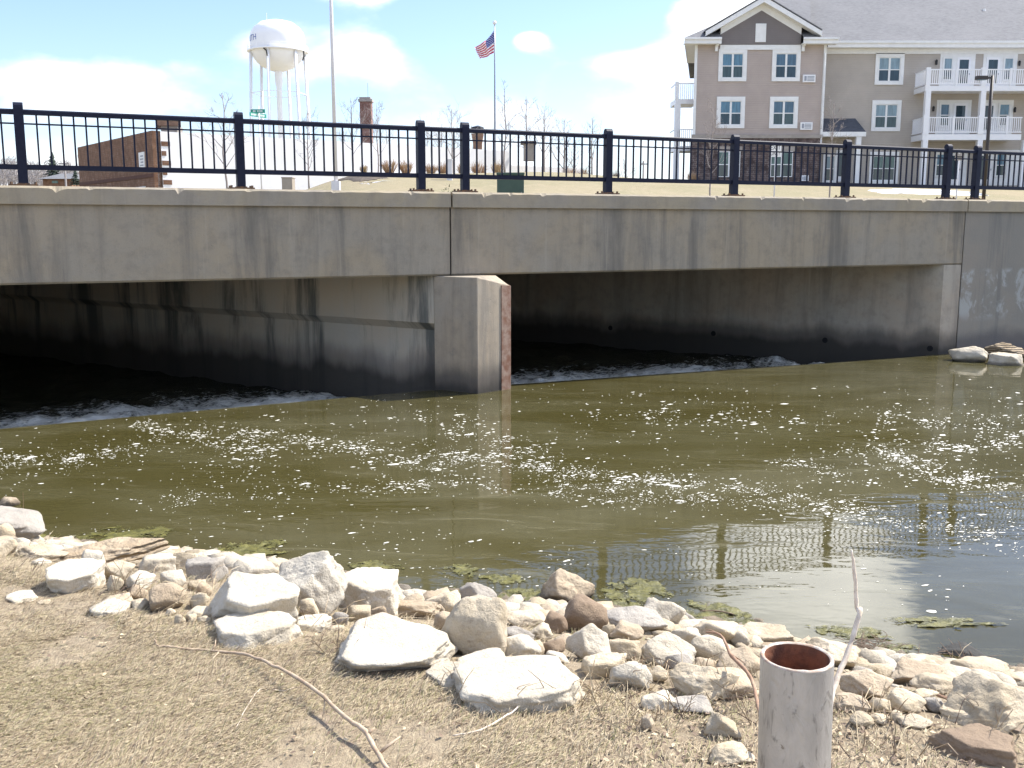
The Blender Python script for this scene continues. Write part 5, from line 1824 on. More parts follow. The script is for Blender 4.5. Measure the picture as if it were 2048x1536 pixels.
SMALL = 'small pale stone wedged between the larger bank stones'
STONES = [
 ((-6, 993, 42, 1020), 'T', 'ang', 'small tan rock standing in the water at the far left edge'),
 ((-60, 1011, 91, 1090), 'G', 'round', 'big rounded grey boulder at the left edge of the water'),
 ((-20, 1046, 31, 1090), 'C', 'round', 'pale stone leaning on the big grey boulder at the left edge'),
 ((-30, 1075, 36, 1124), 'C', 'ang', 'cream stone at the left edge below the grey boulder'),
 ((25, 1086, 139, 1128), 'C', 'ang', 'long cream stone below the big grey boulder'),
 ((90, 1116, 212, 1190), 'W', 'slab', 'bright white slab in the left stone pile'),
 ((158, 1098, 214, 1150), 'W', 'round', 'white pointed stone upright before the layered ledge rock'),
 ((117, 1074, 342, 1140), 'L', 'ang', 'long layered brown ledge rock at the water on the left'),
 ((274, 1106, 353, 1152), 'W', 'block', 'white block with a dark grey left face'),
 ((338, 1097, 371, 1122), 'G', 'round', 'small round grey stone at the water on the left'),
 ((335, 1104, 397, 1147), 'C', 'ang', 'cream wedge stone right of the dark faced block'),
 ((370, 1112, 457, 1166), 'G', 'block', 'greyish block with shaded left face at the water'),
 ((208, 1120, 272, 1168), 'C', 'ang', SMALL), ((243, 1140, 312, 1184), 'W', 'ang', SMALL), ((320, 1139, 373, 1182), 'W', 'round', SMALL),
 ((297, 1164, 374, 1226), 'T', 'round', 'rounded yellowish tan boulder in the left grass edge'),
 ((195, 1184, 272, 1224), 'T', 'ang', 'flat brownish stone in dry grass left of the yellowish boulder'),
 ((178, 1196, 268, 1238), 'W', 'slab', 'white flat stone sunk into the grass edge on the left'),
 ((8, 1180, 77, 1208), 'W', 'slab', 'pale flat slab lying alone in the grass at the left'),
 ((74, 1199, 102, 1209), 'C', 'slab', 'tiny pale flat stone beside the lone slab in the grass'),
 ((348, 1228, 372, 1256), 'C', 'round', SMALL), ((371, 1227, 394, 1252), 'C', 'ang', SMALL), ((364, 1211, 428, 1242), 'C', 'ang', SMALL), ((394, 1231, 422, 1254), 'C', 'ang', SMALL),
 ((392, 1160, 425, 1200), 'T', 'ang', SMALL), ((378, 1185, 420, 1222), 'C', 'ang', SMALL),
 ((459, 1119, 558, 1172), 'W', 'ang', 'white stone behind the two large tilted slabs'),
 ((417, 1142, 600, 1262), 'W', 'slab', 'huge white slab with dark hollow at its left end'),
 ((545, 1101, 697, 1236), 'K', 'slab', 'large grey speckled slab tilted up to the right'),
 ((640, 1134, 805, 1238), 'W', 'block', 'big white boulder right of the speckled tilted slab'),
 ((424, 1221, 606, 1306), 'W', 'slab', 'low white slab at the grass edge before the huge slab'),
 ((588, 1227, 664, 1266), 'W', 'slab', 'flat white stone with dark front below the speckled slab'),
 ((690, 1209, 742, 1248), 'C', 'ang', 'small cream stone under the big white boulder'),
 ((764, 1199, 884, 1240), 'T', 'ang', 'elongated tan stone right of the big white boulder'),
 ((800, 1177, 851, 1216), 'W', 'round', 'round white stone at the water right of the big white boulder'),
 ((847, 1179, 927, 1232), 'C', 'ang', 'cream pointed stone at the water'),
 ((668, 1224, 915, 1356), 'W', 'slab', 'largest flat white slab with a brown shaded left end'),
 ((664, 1224, 698, 1254), 'G', 'round', SMALL), ((652, 1249, 692, 1276), 'C', 'ang', SMALL), ((734, 1211, 777, 1244), 'T', 'ang', SMALL),
 ((850, 1322, 962, 1380), 'W', 'slab', 'low white slabby stone left of the front slab'),
 ((919, 1164, 994, 1216), 'G', 'ang', 'dark grey peaked stone at the water behind the leaning boulder'),
 ((881, 1189, 1016, 1322), 'C', 'round', 'tall cream boulder with brown pits standing on the slabs'),
 ((867, 1221, 907, 1266), 'T', 'round', 'small tan stone left of the pitted boulder'),
 ((1006, 1219, 1092, 1256), 'C', 'round', 'elongated cream stone right of the pitted boulder'),
 ((998, 1251, 1070, 1288), 'G', 'ang', 'grey flat stone below the elongated cream one'),
 ((1048, 1244, 1107, 1285), 'C', 'ang', 'cream stone right of the grey flat one'),
 ((1077, 1136, 1190, 1220), 'T', 'ang', 'big tan peaked boulder at the water in the middle'),
 ((1126, 1187, 1218, 1274), 'Br', 'round', 'brown rounded boulder leaning on the tan peaked one'),
 ((1087, 1221, 1136, 1270), 'Br', 'ang', 'small grey brown stone left of the brown rounded boulder'),
 ((1200, 1211, 1336, 1272), 'G', 'round', 'long smooth grey boulder right of the brown one'),
 ((1270, 1194, 1372, 1266), 'W', 'ang', 'white grey angular stone behind the smooth grey boulder'),
 ((998, 1267, 1084, 1322), 'W', 'round', 'white stone between pitted boulder and front slab'),
 ((911, 1295, 1014, 1344), 'W', 'round', 'white loaf shaped stone on the front slab'),
 ((903, 1308, 1175, 1436), 'W', 'slab', 'broad white slab nearest the grass in the middle'),
 ((1054, 1279, 1090, 1318), 'T', 'round', SMALL), ((1084, 1277, 1131, 1321), 'Br', 'round', 'small oval brown stone beside the broad front slab'),
 ((1106, 1266, 1152, 1296), 'T', 'round', SMALL),
 ((1128, 1246, 1223, 1330), 'W', 'ang', 'white peaked block right of the oval brown stone'),
 ((1203, 1249, 1237, 1279), 'C', 'ang', SMALL), ((1217, 1239, 1288, 1286), 'T', 'ang', 'knobbly tan brown stone below the smooth grey boulder'),
 ((1208, 1276, 1285, 1327), 'C', 'ang', 'cream stone below the knobbly tan one'),
 ((1158, 1304, 1254, 1360), 'C', 'block', 'cream grey block right of the broad front slab'),
 ((1218, 1321, 1305, 1386), 'W', 'ang', 'white jagged stone leaning in dry grass'),
 ((1274, 1263, 1393, 1342), 'W', 'round', 'large round white boulder left of the pipe'),
 ((1329, 1307, 1385, 1345), 'G', 'round', 'small round dark grey stone before the round white boulder'),
 ((1339, 1254, 1402, 1296), 'W', 'ang', 'white stone behind the round white boulder'),
 ((1378, 1269, 1462, 1330), 'W', 'round', 'round white stone right of the large round boulder'),
 ((1384, 1239, 1493, 1294), 'C', 'ang', 'long cream stone at the water behind the round stones'),
 ((1474, 1243, 1596, 1300), 'C', 'block', 'large cream stone at the water behind the pipe'),
 ((1502, 1236, 1529, 1254), 'C', 'round', 'tiny pale stone on top of the large cream one'),
 ((1364, 1224, 1394, 1260), 'G', 'ang', SMALL), ((1429, 1293, 1530, 1356), 'T', 'round', 'broad tan boulder left of the pipe top'),
 ((1387, 1314, 1434, 1342), 'T', 'ang', SMALL),
 ((1399, 1334, 1518, 1402), 'T', 'round', 'long tan stone sloping down towards the pipe'),
 ((1338, 1324, 1480, 1408), 'C', 'ang', 'large cream stone in grass left of the pipe'),
 ((1281, 1379, 1353, 1426), 'W', 'ang', 'white stone half sunk in litter left of the pipe'),
 ((1343, 1389, 1428, 1434), 'G', 'ang', 'greyish half sunk stone left of the pipe'),
 ((1408, 1424, 1485, 1480), 'C', 'ang', 'cream half sunk stone close to the pipe'),
 ((1418, 1481, 1516, 1536), 'C', 'ang', 'cream stone at the foot of the pipe'),
 ((1280, 1427, 1310, 1464), 'T', 'ang', SMALL),
 ((1610, 1274, 1722, 1340), 'C', 'ang', 'pale stone right behind the pipe rim'),
 ((1668, 1337, 1788, 1406), 'T', 'ang', 'rough tan stone right of the pipe'),
 ((1670, 1384, 1743, 1426), 'T', 'ang', 'tan stone against the right side of the pipe'),
 ((1734, 1394, 1783, 1430), 'C', 'ang', SMALL), ((1769, 1374, 1853, 1430), 'C', 'round', 'rounded cream stone right of the rough tan one'),
 ((1758, 1327, 1818, 1356), 'G', 'ang', SMALL), ((1779, 1312, 1890, 1378), 'T', 'ang', 'peaked tan stone behind the rounded cream one'),
 ((1818, 1344, 1910, 1392), 'C', 'ang', 'cream stone between the peaked tan stone and the big right boulder'),
 ((1880, 1340, 2075, 1466), 'C', 'ang', 'biggest cream boulder at the right edge'),
 ((1898, 1312, 2023, 1362), 'C', 'ang', 'cream boulder at the water near the right edge'),
 ((1870, 1284, 1978, 1322), 'D', 'ang', 'dark half submerged rock near the right edge'),
 ((1844, 1394, 1893, 1428), 'G', 'ang', SMALL), ((1878, 1404, 1954, 1448), 'C', 'ang', 'cream stone before the biggest right boulder'),
 ((1788, 1426, 1866, 1460), 'C', 'round', 'egg shaped cream stone above the big brown rock'),
 ((1698, 1421, 1748, 1460), 'C', 'ang', SMALL), ((1779, 1419, 1805, 1444), 'C', 'round', SMALL),
 ((1848, 1446, 2036, 1526), 'Br', 'block', 'big smooth brown rock in the bottom right corner'),
 ((1640, 1290, 1700, 1336), 'C', 'ang', SMALL),
 ((395, 1128, 440, 1160), 'C', 'ang', SMALL), ((212, 1150, 250, 1186), 'C', 'ang', SMALL), ((255, 1168, 296, 1200), 'T', 'ang', SMALL), ((262, 1196, 300, 1226), 'C', 'ang', SMALL),
 ((374, 1158, 412, 1186), 'C', 'ang', SMALL), ((330, 1216, 352, 1236), 'C', 'round', SMALL), ((128, 1122, 168, 1146), 'C', 'ang', SMALL), ((60, 1116, 104, 1142), 'W', 'ang', 'pale low stone left of the bright white slab'),
 ((598, 1196, 640, 1240), 'C', 'ang', SMALL), ((742, 1236, 790, 1262), 'C', 'ang', SMALL), ((860, 1208, 890, 1232), 'T', 'ang', SMALL), ((1000, 1206, 1040, 1226), 'G', 'ang', SMALL), ((1040, 1200, 1084, 1222), 'D', 'ang', SMALL),
 ((1090, 1300, 1140, 1330), 'W', 'ang', SMALL), ((1236, 1252, 1276, 1280), 'W', 'ang', SMALL), ((1288, 1330, 1338, 1368), 'C', 'ang', SMALL), ((1300, 1236, 1350, 1270), 'C', 'round', SMALL), ((1440, 1340, 1480, 1368), 'C', 'ang', SMALL),
 ((1455, 1262, 1500, 1296), 'W', 'ang', SMALL), ((1700, 1330, 1745, 1352), 'G', 'ang', SMALL), ((1736, 1424, 1780, 1452), 'C', 'ang', SMALL), ((1830, 1376, 1880, 1402), 'C', 'ang', SMALL), ((1940, 1420, 1990, 1456), 'C', 'ang', SMALL), ((1985, 1340, 2048, 1372), 'T', 'ang', SMALL),
]
TILT = {'large grey speckled slab tilted up to the right': dict(tilt=(0.35, -0.45), dep=0.75, hmin=0.5, rz=0.4),
        'huge white slab with dark hollow at its left end': dict(tilt=(0.28, 0.15), dep=0.9, rz=1.0),
        'largest flat white slab with a brown shaded left end': dict(tilt=(0.28, 0.12), dep=1.0, rz=0.3, hmin=0.2),
        'broad white slab nearest the grass in the middle': dict(tilt=(0.16, -0.05), dep=1.3, rz=0.8, hmin=0.10, emb=0.45),
        'low white slab at the grass edge before the huge slab': dict(dep=0.9, hmin=0.11, emb=0.45),
        'pale flat slab lying alone in the grass at the left': dict(hmin=0.08, emb=0.5),
        'big white boulder right of the speckled tilted slab': dict(tilt=(0.1, 0.05)),
        'tall cream boulder with brown pits standing on the slabs': dict(dep=0.75, tilt=(0, 0.25)),
        'white flat stone sunk into the grass edge on the left': dict(hmin=0.1, emb=0.45),
        'tiny pale flat stone beside the lone slab in the grass': dict(hmin=0.1, emb=0.45),
        'bright white slab in the left stone pile': dict(hmin=0.3, tilt=(0.2, 0.1))}
COLN = {'W': 'white', 'C': 'cream', 'T': 'tan', 'G': 'grey', 'Br': 'brown', 'K': 'speckled', 'L': 'layered', 'D': 'dark'}
used_labels = set()
for i, (box, mt, kd, lb) in enumerate(STONES):
    kw = dict(TILT.get(lb, {}))
    if lb == SMALL:
        cx, cy = (box[0] + box[2]) / 2, (box[1] + box[3]) / 2
        near = sorted((math.hypot((q[0][0] + q[0][2]) / 2 - cx, ((q[0][1] + q[0][3]) / 2 - cy) * 1.6), q) for q in STONES if q[3] != SMALL)
        for _, q in near:
            side = 'left of' if cx < (q[0][0] + q[0][2]) / 2 else 'right of'
            lb = 'small %s stone %s the %s' % (COLN[mt], side, ' '.join(q[3].split()[:9]))
            while lb.split()[-1] in ('with', 'a', 'the', 'of', 'in', 'at', 'its', 'left', 'to', 'by', 'and', 'before', 'behind', 'on', 'between'):
                lb = ' '.join(lb.split()[:-1])
            if lb not in used_labels: break
        used_labels.add(lb)
    stone(box, mt, kd, lb, 100 + i, **kw)
# stones at the foot of the wing wall on the far side
for i, (box, mt, kd, lb) in enumerate((((1896, 692, 1977, 724), 'W', 'round', 'long pale boulder in the water at the foot of the far wall joint'),
                                       ((1966, 684, 2056, 718), 'L', 'ang', 'rough layered rock above the far waterline at the right edge'),
                                       ((1974, 704, 2050, 731), 'W', 'slab', 'slanting pale slab at the far waterline by the right edge'))):
    stone(box, mt, kd, lb, 300 + i, base_z=0.0, group='boulders at the foot of the far wall', dep=0.55, emb=0.25)

# ---- rubble and pebbles between the stones (uncountable)
def rubble():
    rnd = random.Random(44)
    protos = []
    for s in range(8):
        bm = unit_stone(900 + s, 'ang', 2)
        vs = [v.co.copy() for v in bm.verts]
        fs = [tuple(v.index for v in f.verts) for f in bm.faces]
        protos.append((vs, fs))
        bm.free()
    b = MB()
    n = 0
    while n < 3000:
        x = rnd.uniform(-4.6, 3.8)
        s = rnd.uniform(-0.25, 1.35)
        y = shore_y(x) - s
        if rnd.random() > 1.15 - 0.7 * max(0, s):
            continue
        z = bank_z(x, y)
        r_ = (0.014 + 0.075 * rnd.random() ** 2.2) * (1.0 if s < 0.9 else 0.45)
        vs, fs = protos[rnd.randrange(8)]
        M3 = Matrix.Rotation(rnd.random() * 6.28, 3, 'Z') @ Matrix.Diagonal((r_ * rnd.uniform(0.8, 1.5), r_, r_ * rnd.uniform(0.45, 0.8)))
        b.add([M3 @ v + Vector((x, y, z + r_ * 0.15)) for v in vs], fs, rnd.choices((0, 1, 2), (5, 4, 2))[0])
        n += 1
    tag(b.build('rubble', [M['W'], M['C'], M['T']], None, True), 'small rubble filling the gaps between the bank stones', 'rubble', kind='stuff')
rubble()

# ================================================================== dry grass, litter
def grass_edge(px):
    return float(np.interp(px, (-400, 0, 80, 170, 280, 430, 470, 610, 680, 720, 850, 930, 1100, 1180, 1250, 1300, 1530, 1660, 1760, 1850, 2048, 2500),
                           (1105, 1118, 1130, 1185, 1240, 1250, 1300, 1297, 1268, 1318, 1375, 1412, 1440, 1398, 1375, 1392, 1420, 1420, 1436, 1450, 1500, 1540)))
def straw(name, c1, c2):
    g = NT(name)
    g.col(g.mix(g.noise(g.pos(), 3.0, 3), c1, c2))
    g.rough(0.75)
    return g.m
M['straw1'] = straw('straw_pale', (0.54, 0.44, 0.285), (0.44, 0.355, 0.225))
M['straw2'] = straw('straw_tan', (0.34, 0.26, 0.165), (0.285, 0.21, 0.13))
M['straw3'] = straw('straw_olive', (0.27, 0.25, 0.105), (0.34, 0.30, 0.15))
M['straw4'] = straw('straw_brown', (0.20, 0.14, 0.095), (0.155, 0.105, 0.07))
def grass():
    rng = np.random.default_rng(3)
    V, F, MI = [], [], []
    def blades(n, xr, yr, lmin, lmax, wid, flat, dens=None):
        cnt = 0
        while cnt < n:
            x = rng.uniform(*xr)
            y = rng.uniform(*yr)
            z = bank_z(x, y)
            if z < 0.06: continue
            px, py = proj((x, y, z))
            ge = grass_edge(px)
            if py < ge - 6 + 14 * mnoise.noise((x * 5, y * 5, 0)):
                if rng.random() > 0.035: continue
            if px > 1130 and rng.random() < 0.35 + 0.5 * smooth(1130, 1330, px): continue
            pat = mnoise.noise((x * 1.3, y * 1.3, 2.0)) + 0.5 * mnoise.noise((x * 4, y * 4, 8.0))
            if pat > 0.30 and rng.random() < min(0.93, (pat - 0.24) * 3.5): continue
            g_ = mnoise.noise((x * 1.1 + 9, y * 1.1, 0))
            swirl = 1.3 * mnoise.noise((x * 0.8, y * 0.8, 5)) + 0.8 * mnoise.noise((x * 3.1, y * 3.1, 6))
            w = np.array((4.5, 3.0, 1.0 + 9 * max(0, g_ - 0.1), 0.5 + 3.0 * max(0, -g_ - 0.1)))
            w /= w.sum()
            for q in range(6):
                L = rng.uniform(lmin, lmax)
                X0, Y0 = x + rng.normal(0, 0.013), y + rng.normal(0, 0.013)
                a = rng.normal(0.75, 0.42) + 0.6 * swirl
                el = abs(rng.normal(flat, 0.28))
                ca, sa, ce, se = math.cos(a), math.sin(a), math.cos(el), math.sin(el)
                dx, dy, dz = ca * ce, sa * ce, se
                sx, sy = -sa * wid, ca * wid
                bx, by, bz = X0 + dx * L * 0.55, Y0 + dy * L * 0.55, z + dz * L * 0.65 + 0.003
                ex, ey, ez = X0 + dx * L, Y0 + dy * L, z + max(dz * L * 0.85, 0.003)
                k = len(V)
                V.extend(((X0 - sx, Y0 - sy, z - 0.004), (X0 + sx, Y0 + sy, z - 0.004), (bx + sx * .8, by + sy * .8, bz), (bx - sx * .8, by - sy * .8, bz), (ex, ey, ez)))
                F.extend(((k, k + 1, k + 2, k + 3), (k + 3, k + 2, k + 4)))
                m_ = int(rng.choice(4, p=w))
                MI.extend((m_, m_))
            cnt += 6
    blades(170000, (-2.9, 2.3), (2.2, 4.6), 0.02, 0.06, 0.0011, 0.16)
    blades(100000, (-4.6, 3.2), (3.6, 7.4), 0.025, 0.065, 0.0016, 0.2)
    blades(6000, (-4.4, 2.8), (2.2, 7.2), 0.05, 0.10, 0.0012, 0.35)
    b = MB()
    b.v, b.f, b.mi = V, F, MI
    o = b.build('dry_grass', [M['straw1'], M['straw2'], M['straw3'], M['straw4']])
    tag(o, 'short dead lawn grass covering the near bank', 'grass', kind='stuff')
grass()
def dry_stems():
    """longer dead stems in the gaps of the stones and beside the pipe"""
    rnd = random.Random(21)
    b = MB()
    spots = [(640, 1255, 14), (700, 1230, 12), (690, 1310, 14), (1210, 1385, 26), (1260, 1375, 22), (1310, 1350, 20), (1440, 1400, 26), (1390, 1360, 12), (1480, 1360, 10),
             (250, 1190, 20), (280, 1170, 16), (180, 1150, 10), (330, 1210, 16), (420, 1170, 10), (1880, 1330, 8), (1700, 1420, 14), (1760, 1440, 16), (1980, 1440, 22), (2020, 1460, 18),
             (1160, 1410, 20), (1520, 1440, 14), (1350, 1440, 18), (80, 1125, 18), (40, 1140, 14), (700, 1290, 12), (1700, 1500, 14), (1250, 1450, 14), (1000, 1430, 10), (890, 1400, 8), (1800, 1500, 12)]
    for px, py, n in spots:
        for k in range(n):
            p = on_bank(px + rnd.gauss(0, 26), py + rnd.gauss(0, 9))
            L = rnd.uniform(0.06, 0.19)
            a = rnd.uniform(0, 6.28)
            el = abs(rnd.gauss(0.6, 0.35))
            d = Vector((math.cos(a) * math.cos(el), math.sin(a) * math.cos(el), math.sin(el)))
            m_ = p + d * L * 0.6 + Vector((0, 0, 0.01))
            t = p + d * L + Vector((rnd.gauss(0, .012), rnd.gauss(0, .012), -0.03 * rnd.random()))
            b.tube([p - Vector((0, 0, .01)), m_, t], [0.0019, 0.0016, 0.0007], 3, rnd.choices((0, 1, 2), (5, 4, 2))[0], cap=False)
    tag(b.build('dead_stems', [M['straw1'], M['straw2'], M['straw4']]), 'loose dead stems sticking up among the bank stones', 'dead grass', kind='stuff')
dry_stems()
def litter():
    rnd = random.Random(8)
    b = MB()
    n = 0
    while n < 1700:
        px, py = rnd.uniform(1080, 2060), rnd.uniform(1370, 1560)
        if rnd.random() < 0.22:
            px, py = rnd.uniform(0, 1100), rnd.uniform(1250, 1560)
        if py < grass_edge(px) - 15: continue
        p = on_bank(px, py)
        s = rnd.uniform(0.004, 0.012)
        a = rnd.random() * 6.28
        u = Vector((math.cos(a), math.sin(a), rnd.gauss(0, .35))).normalized()
        w = Vector((-math.sin(a), math.cos(a), rnd.gauss(0, .35))).normalized() * 0.55
        c = p + Vector((0, 0, 0.006 + 0.006 * rnd.random()))
        up = Vector((0, 0, 1)) * s * rnd.uniform(0.1, 0.6)
        b.add([c - u * s, c - w * s + up, c + u * s * 1.2 + up * .4, c + w * s], [(0, 1, 2), (0, 2, 3)], rnd.choices((0, 1, 2), (3, 4, 4))[0])
        n += 1
    tag(b.build('leaf_litter', [M['straw1'], M['straw2'], M['straw4']]), 'crumbled dry leaves scattered over the near ground', 'leaf litter', kind='stuff')
litter()

# ================================================================== branches and sticks
M['stick'] = plain('weathered_branch', (0.34, 0.235, 0.15), (0.48, 0.38, 0.27), 30, 0.8, 0.4, 0.003)
M['stick_red'] = plain('reddish_twig', (0.25, 0.14, 0.085), (0.34, 0.225, 0.145), 30, 0.8, 0.4, 0.003)
M['stick_pale'] = plain('bleached_stick', (0.76, 0.66, 0.54), (0.50, 0.40, 0.30), 45, 0.7, 0.3, 0.002)
def refine(pts, rads, k=4, jit=0.004, seed=1):
    rnd = random.Random(seed)
    P, Q = [], []
    for i in range(len(pts) - 1):
        p0, p1, p2, p3 = pts[max(0, i - 1)], pts[i], pts[i + 1], pts[min(len(pts) - 1, i + 2)]
        for j in range(k):
            t = j / k
            q = 0.5 * ((2 * p1) + (p2 - p0) * t + (2 * p0 - 5 * p1 + 4 * p2 - p3) * t * t + (3 * p1 - p0 - 3 * p2 + p3) * t ** 3)
            P.append(q + Vector((rnd.gauss(0, jit), rnd.gauss(0, jit), rnd.gauss(0, jit))))
            Q.append((rads[i] + (rads[i + 1] - rads[i]) * t) * rnd.uniform(0.88, 1.14))
    P.append(pts[-1]); Q.append(rads[-1])
    return P, Q
def ground_stick(name, pxs, rads, lift, mat, label, twigs=(), seed=3):
    pts = [on_bank(px, py) + Vector((0, 0, l)) for (px, py), l in zip(pxs, lift)]
    P, Q = refine(pts, rads, 5, 0.0012, seed)
    e = empty(name, pts[0], label, 'branch')
    MB().tube(P, Q, 8).build('stem', M[mat], e, True)
    for f, vec, r_ in twigs:
        o = P[int(f * (len(P) - 1))]
        v = Vector(vec)
        MB().tube([o, o + v * 0.5 + Vector((0.004, 0, 0.004)), o + v], [r_, r_ * 0.8, r_ * 0.4], 5).build('twig', M[mat], e, True)
    return e
ground_stick('fallen_branch', ((308, 1292), (330, 1299), (425, 1309), (490, 1325), (545, 1356), (620, 1405), (690, 1462), (730, 1490), (752, 1520), (775, 1550)),
             [0.002, 0.0042, 0.0046, 0.0056, 0.006, 0.0066, 0.007, 0.008, 0.0068, 0.0066], [0.012, 0.012, 0.015, 0.03, 0.05, 0.06, 0.05, 0.045, 0.03, 0.02], 'stick',
             'long curved bare branch lying on the dry grass', ((0.25, (-0.03, -0.10, -0.02), 0.003), (0.24, (0.004, 0.03, 0.03), 0.004), (0.62, (0.004, -0.06, -0.035), 0.0025), (0.80, (0.02, 0.02, 0.012), 0.006), (0.92, (0.06, 0.045, 0.03), 0.006), (0.06, (-0.01, 0.01, 0.012), 0.004)))
ground_stick('fallen_twig', ((1045, 1424), (1015, 1442), (960, 1467), (905, 1476)), [0.003, 0.0032, 0.003, 0.002], [0.03, 0.02, 0.012, 0.008], 'straw1x' if False else 'stick_pale', 'thin pale twig lying before the broad front slab')
ground_stick('fallen_twig', ((600, 1376), (560, 1385), (520, 1381), (470, 1462)), [0.002, 0.002, 0.002, 0.0012], [0.006, 0.006, 0.006, 0.006], 'stick_pale', 'thin straw coloured twig crossing under the long branch')
def free_stick(name, pts, rads, mat, label, twigs=(), seed=5):
    P, Q = refine(pts, rads, 4, 0.0007, seed)
    e = empty(name, pts[-1], label, 'branch')
    MB().tube(P, Q, 8).build('stem', M[mat], e, True)
    for o, v, r_ in twigs:
        MB().tube([o, o + v * 0.55 + Vector((0, 0, 0.005)), o + v], [r_, r_ * 0.7, r_ * 0.3], 5).build('twig', M[mat], e, True)
    return e
# the pipe post and the sticks beside it
PY = 1.93
pc = at_depth(1594, 1312, PY)
PR = 141 / 2 * (PY / CP + 0.0) / FPX * 1.06
free_stick('standing_stick', [at_depth(1704, 1100, 2.35), at_depth(1709, 1150, 2.34), at_depth(1714, 1215, 2.33), at_depth(1719, 1222, 2.32), at_depth(1701, 1290, 2.29), at_depth(1676, 1350, 2.25), at_depth(1660, 1410, 2.2), at_depth(1640, 1500, 2.15)],
           [0.0022, 0.0048, 0.0050, 0.0066, 0.0060, 0.0066, 0.0066, 0.0066], 'stick_pale', 'bleached pale stick standing up behind the pipe')
free_stick('leaning_branch', [at_depth(1412, 1264, 3.45), at_depth(1440, 1270, 3.4), at_depth(1458, 1302, 3.3), at_depth(1464, 1313, 3.25), at_depth(1495, 1345, 3.1), at_depth(1508, 1375, 3.0), at_depth(1516, 1410, 2.9), at_depth(1530, 1470, 2.75)],
           [0.0025, 0.0045, 0.0055, 0.007, 0.006, 0.0058, 0.0062, 0.0062], 'stick_red', 'reddish brown branch leaning on the stones left of the pipe',
           ((at_depth(1466, 1312, 3.24), at_depth(1492, 1330, 3.2) - at_depth(1466, 1312, 3.24), 0.003), (at_depth(1440, 1270, 3.4), at_depth(1410, 1258, 3.5) - at_depth(1440, 1270, 3.4), 0.003)))
free_stick('fallen_branch', [at_depth(1846, 1380, 3.75), at_depth(1880, 1392, 3.6), at_depth(1930, 1408, 3.5), at_depth(1990, 1412, 3.4), at_depth(2060, 1420, 3.3)], [0.005, 0.006, 0.005, 0.004, 0.003], 'stick_red',
           'brown twig across the biggest boulder at the right edge', ((at_depth(1880, 1392, 3.6), at_depth(1960, 1432, 3.3) - at_depth(1880, 1392, 3.6), 0.004), (at_depth(1846, 1382, 3.75), at_depth(1858, 1398, 3.7) - at_depth(1846, 1382, 3.75), 0.004)))
def twig_heap():
    rnd = random.Random(31)
    b = MB()
    for i in range(150):
        px, py = 1735 + rnd.gauss(0, 26), 1312 + rnd.gauss(0, 14)
        if i > 100: px, py = 1850 + rnd.gauss(0, 60), 1330 + rnd.gauss(0, 8)
        p = on_bank(px, py)
        p.z = max(p.z, 0.01)
        a = rnd.uniform(0, 6.28)
        d = Vector((math.cos(a), math.sin(a), abs(rnd.gauss(0.25, 0.4)))).normalized()
        L = rnd.uniform(0.05, 0.16)
        b.tube([p - d * L * .4, p + d * L * .1 + Vector((0, 0, .01)), p + d * L * 0.6], [0.002, 0.0023, 0.001], 4, cap=False)
    tag(b.build('twig_heap', M['straw4']), 'dark tangle of drift twigs at the waterline right of the pipe', 'twigs', kind='stuff')
twig_heap()
free_stick('floating_twig', [at_height(1400, 1222, 0.012), at_height(1435, 1222, 0.015), at_height(1468, 1229, 0.01)], [0.003, 0.005, 0.003], 'straw4', 'dark twig floating on the algae left of the pipe',
           ((at_height(1408, 1222, 0.012), at_height(1420, 1204, 0.05) - at_height(1408, 1222, 0.012), 0.002),))
def reed():
    p = on_bank(47, 1082)
    p = at_height(47, 1075, 0.0)
    MB().tube([p, at_depth(47, 1030, p.y), at_depth(46, 984, p.y)], [0.003, 0.002, 0.001], 5).build('reed_stem', M['stick_red'])
    tag(bpy.data.objects['reed_stem'], 'single thin reddish reed stem at the left water edge', 'reed')
reed()

# ---- galvanised pipe post
def galv_mat():
    g = NT('galvanised_pipe')
    p = g.objc()
    a = g.noise(g.map(p, scale=(1, 1, 0.35)), 9, 6, 0.62, 0.4)
    b = g.noise(p, 42, 5, 0.7)
    c = g.noise(g.map(p, scale=(2.2, 2.2, 1)), 16, 4, 0.6, 1.2)
    col = g.mix(g.ramp(a, 0.35, 0.7), (0.55, 0.555, 0.56), (0.38, 0.385, 0.39))
    col = g.mix(g.math('MULTIPLY', g.ramp(c, 0.54, 0.68), 0.7), col, (0.20, 0.20, 0.20))
    col = g.mix(g.math('MULTIPLY', g.ramp(b, 0.66, 0.74), 0.6), col, (0.12, 0.09, 0.07))
    g.col(col)
    g.b.inputs['Metallic'].default_value = 0.7
    g.rough(g.math('ADD', g.math('MULTIPLY', a, 0.25), 0.27))
    g.bump(g.math('ADD', g.math('MULTIPLY', c, 0.9), g.math('MULTIPLY', b, 0.3)), 0.5, 0.006)
    return g.m
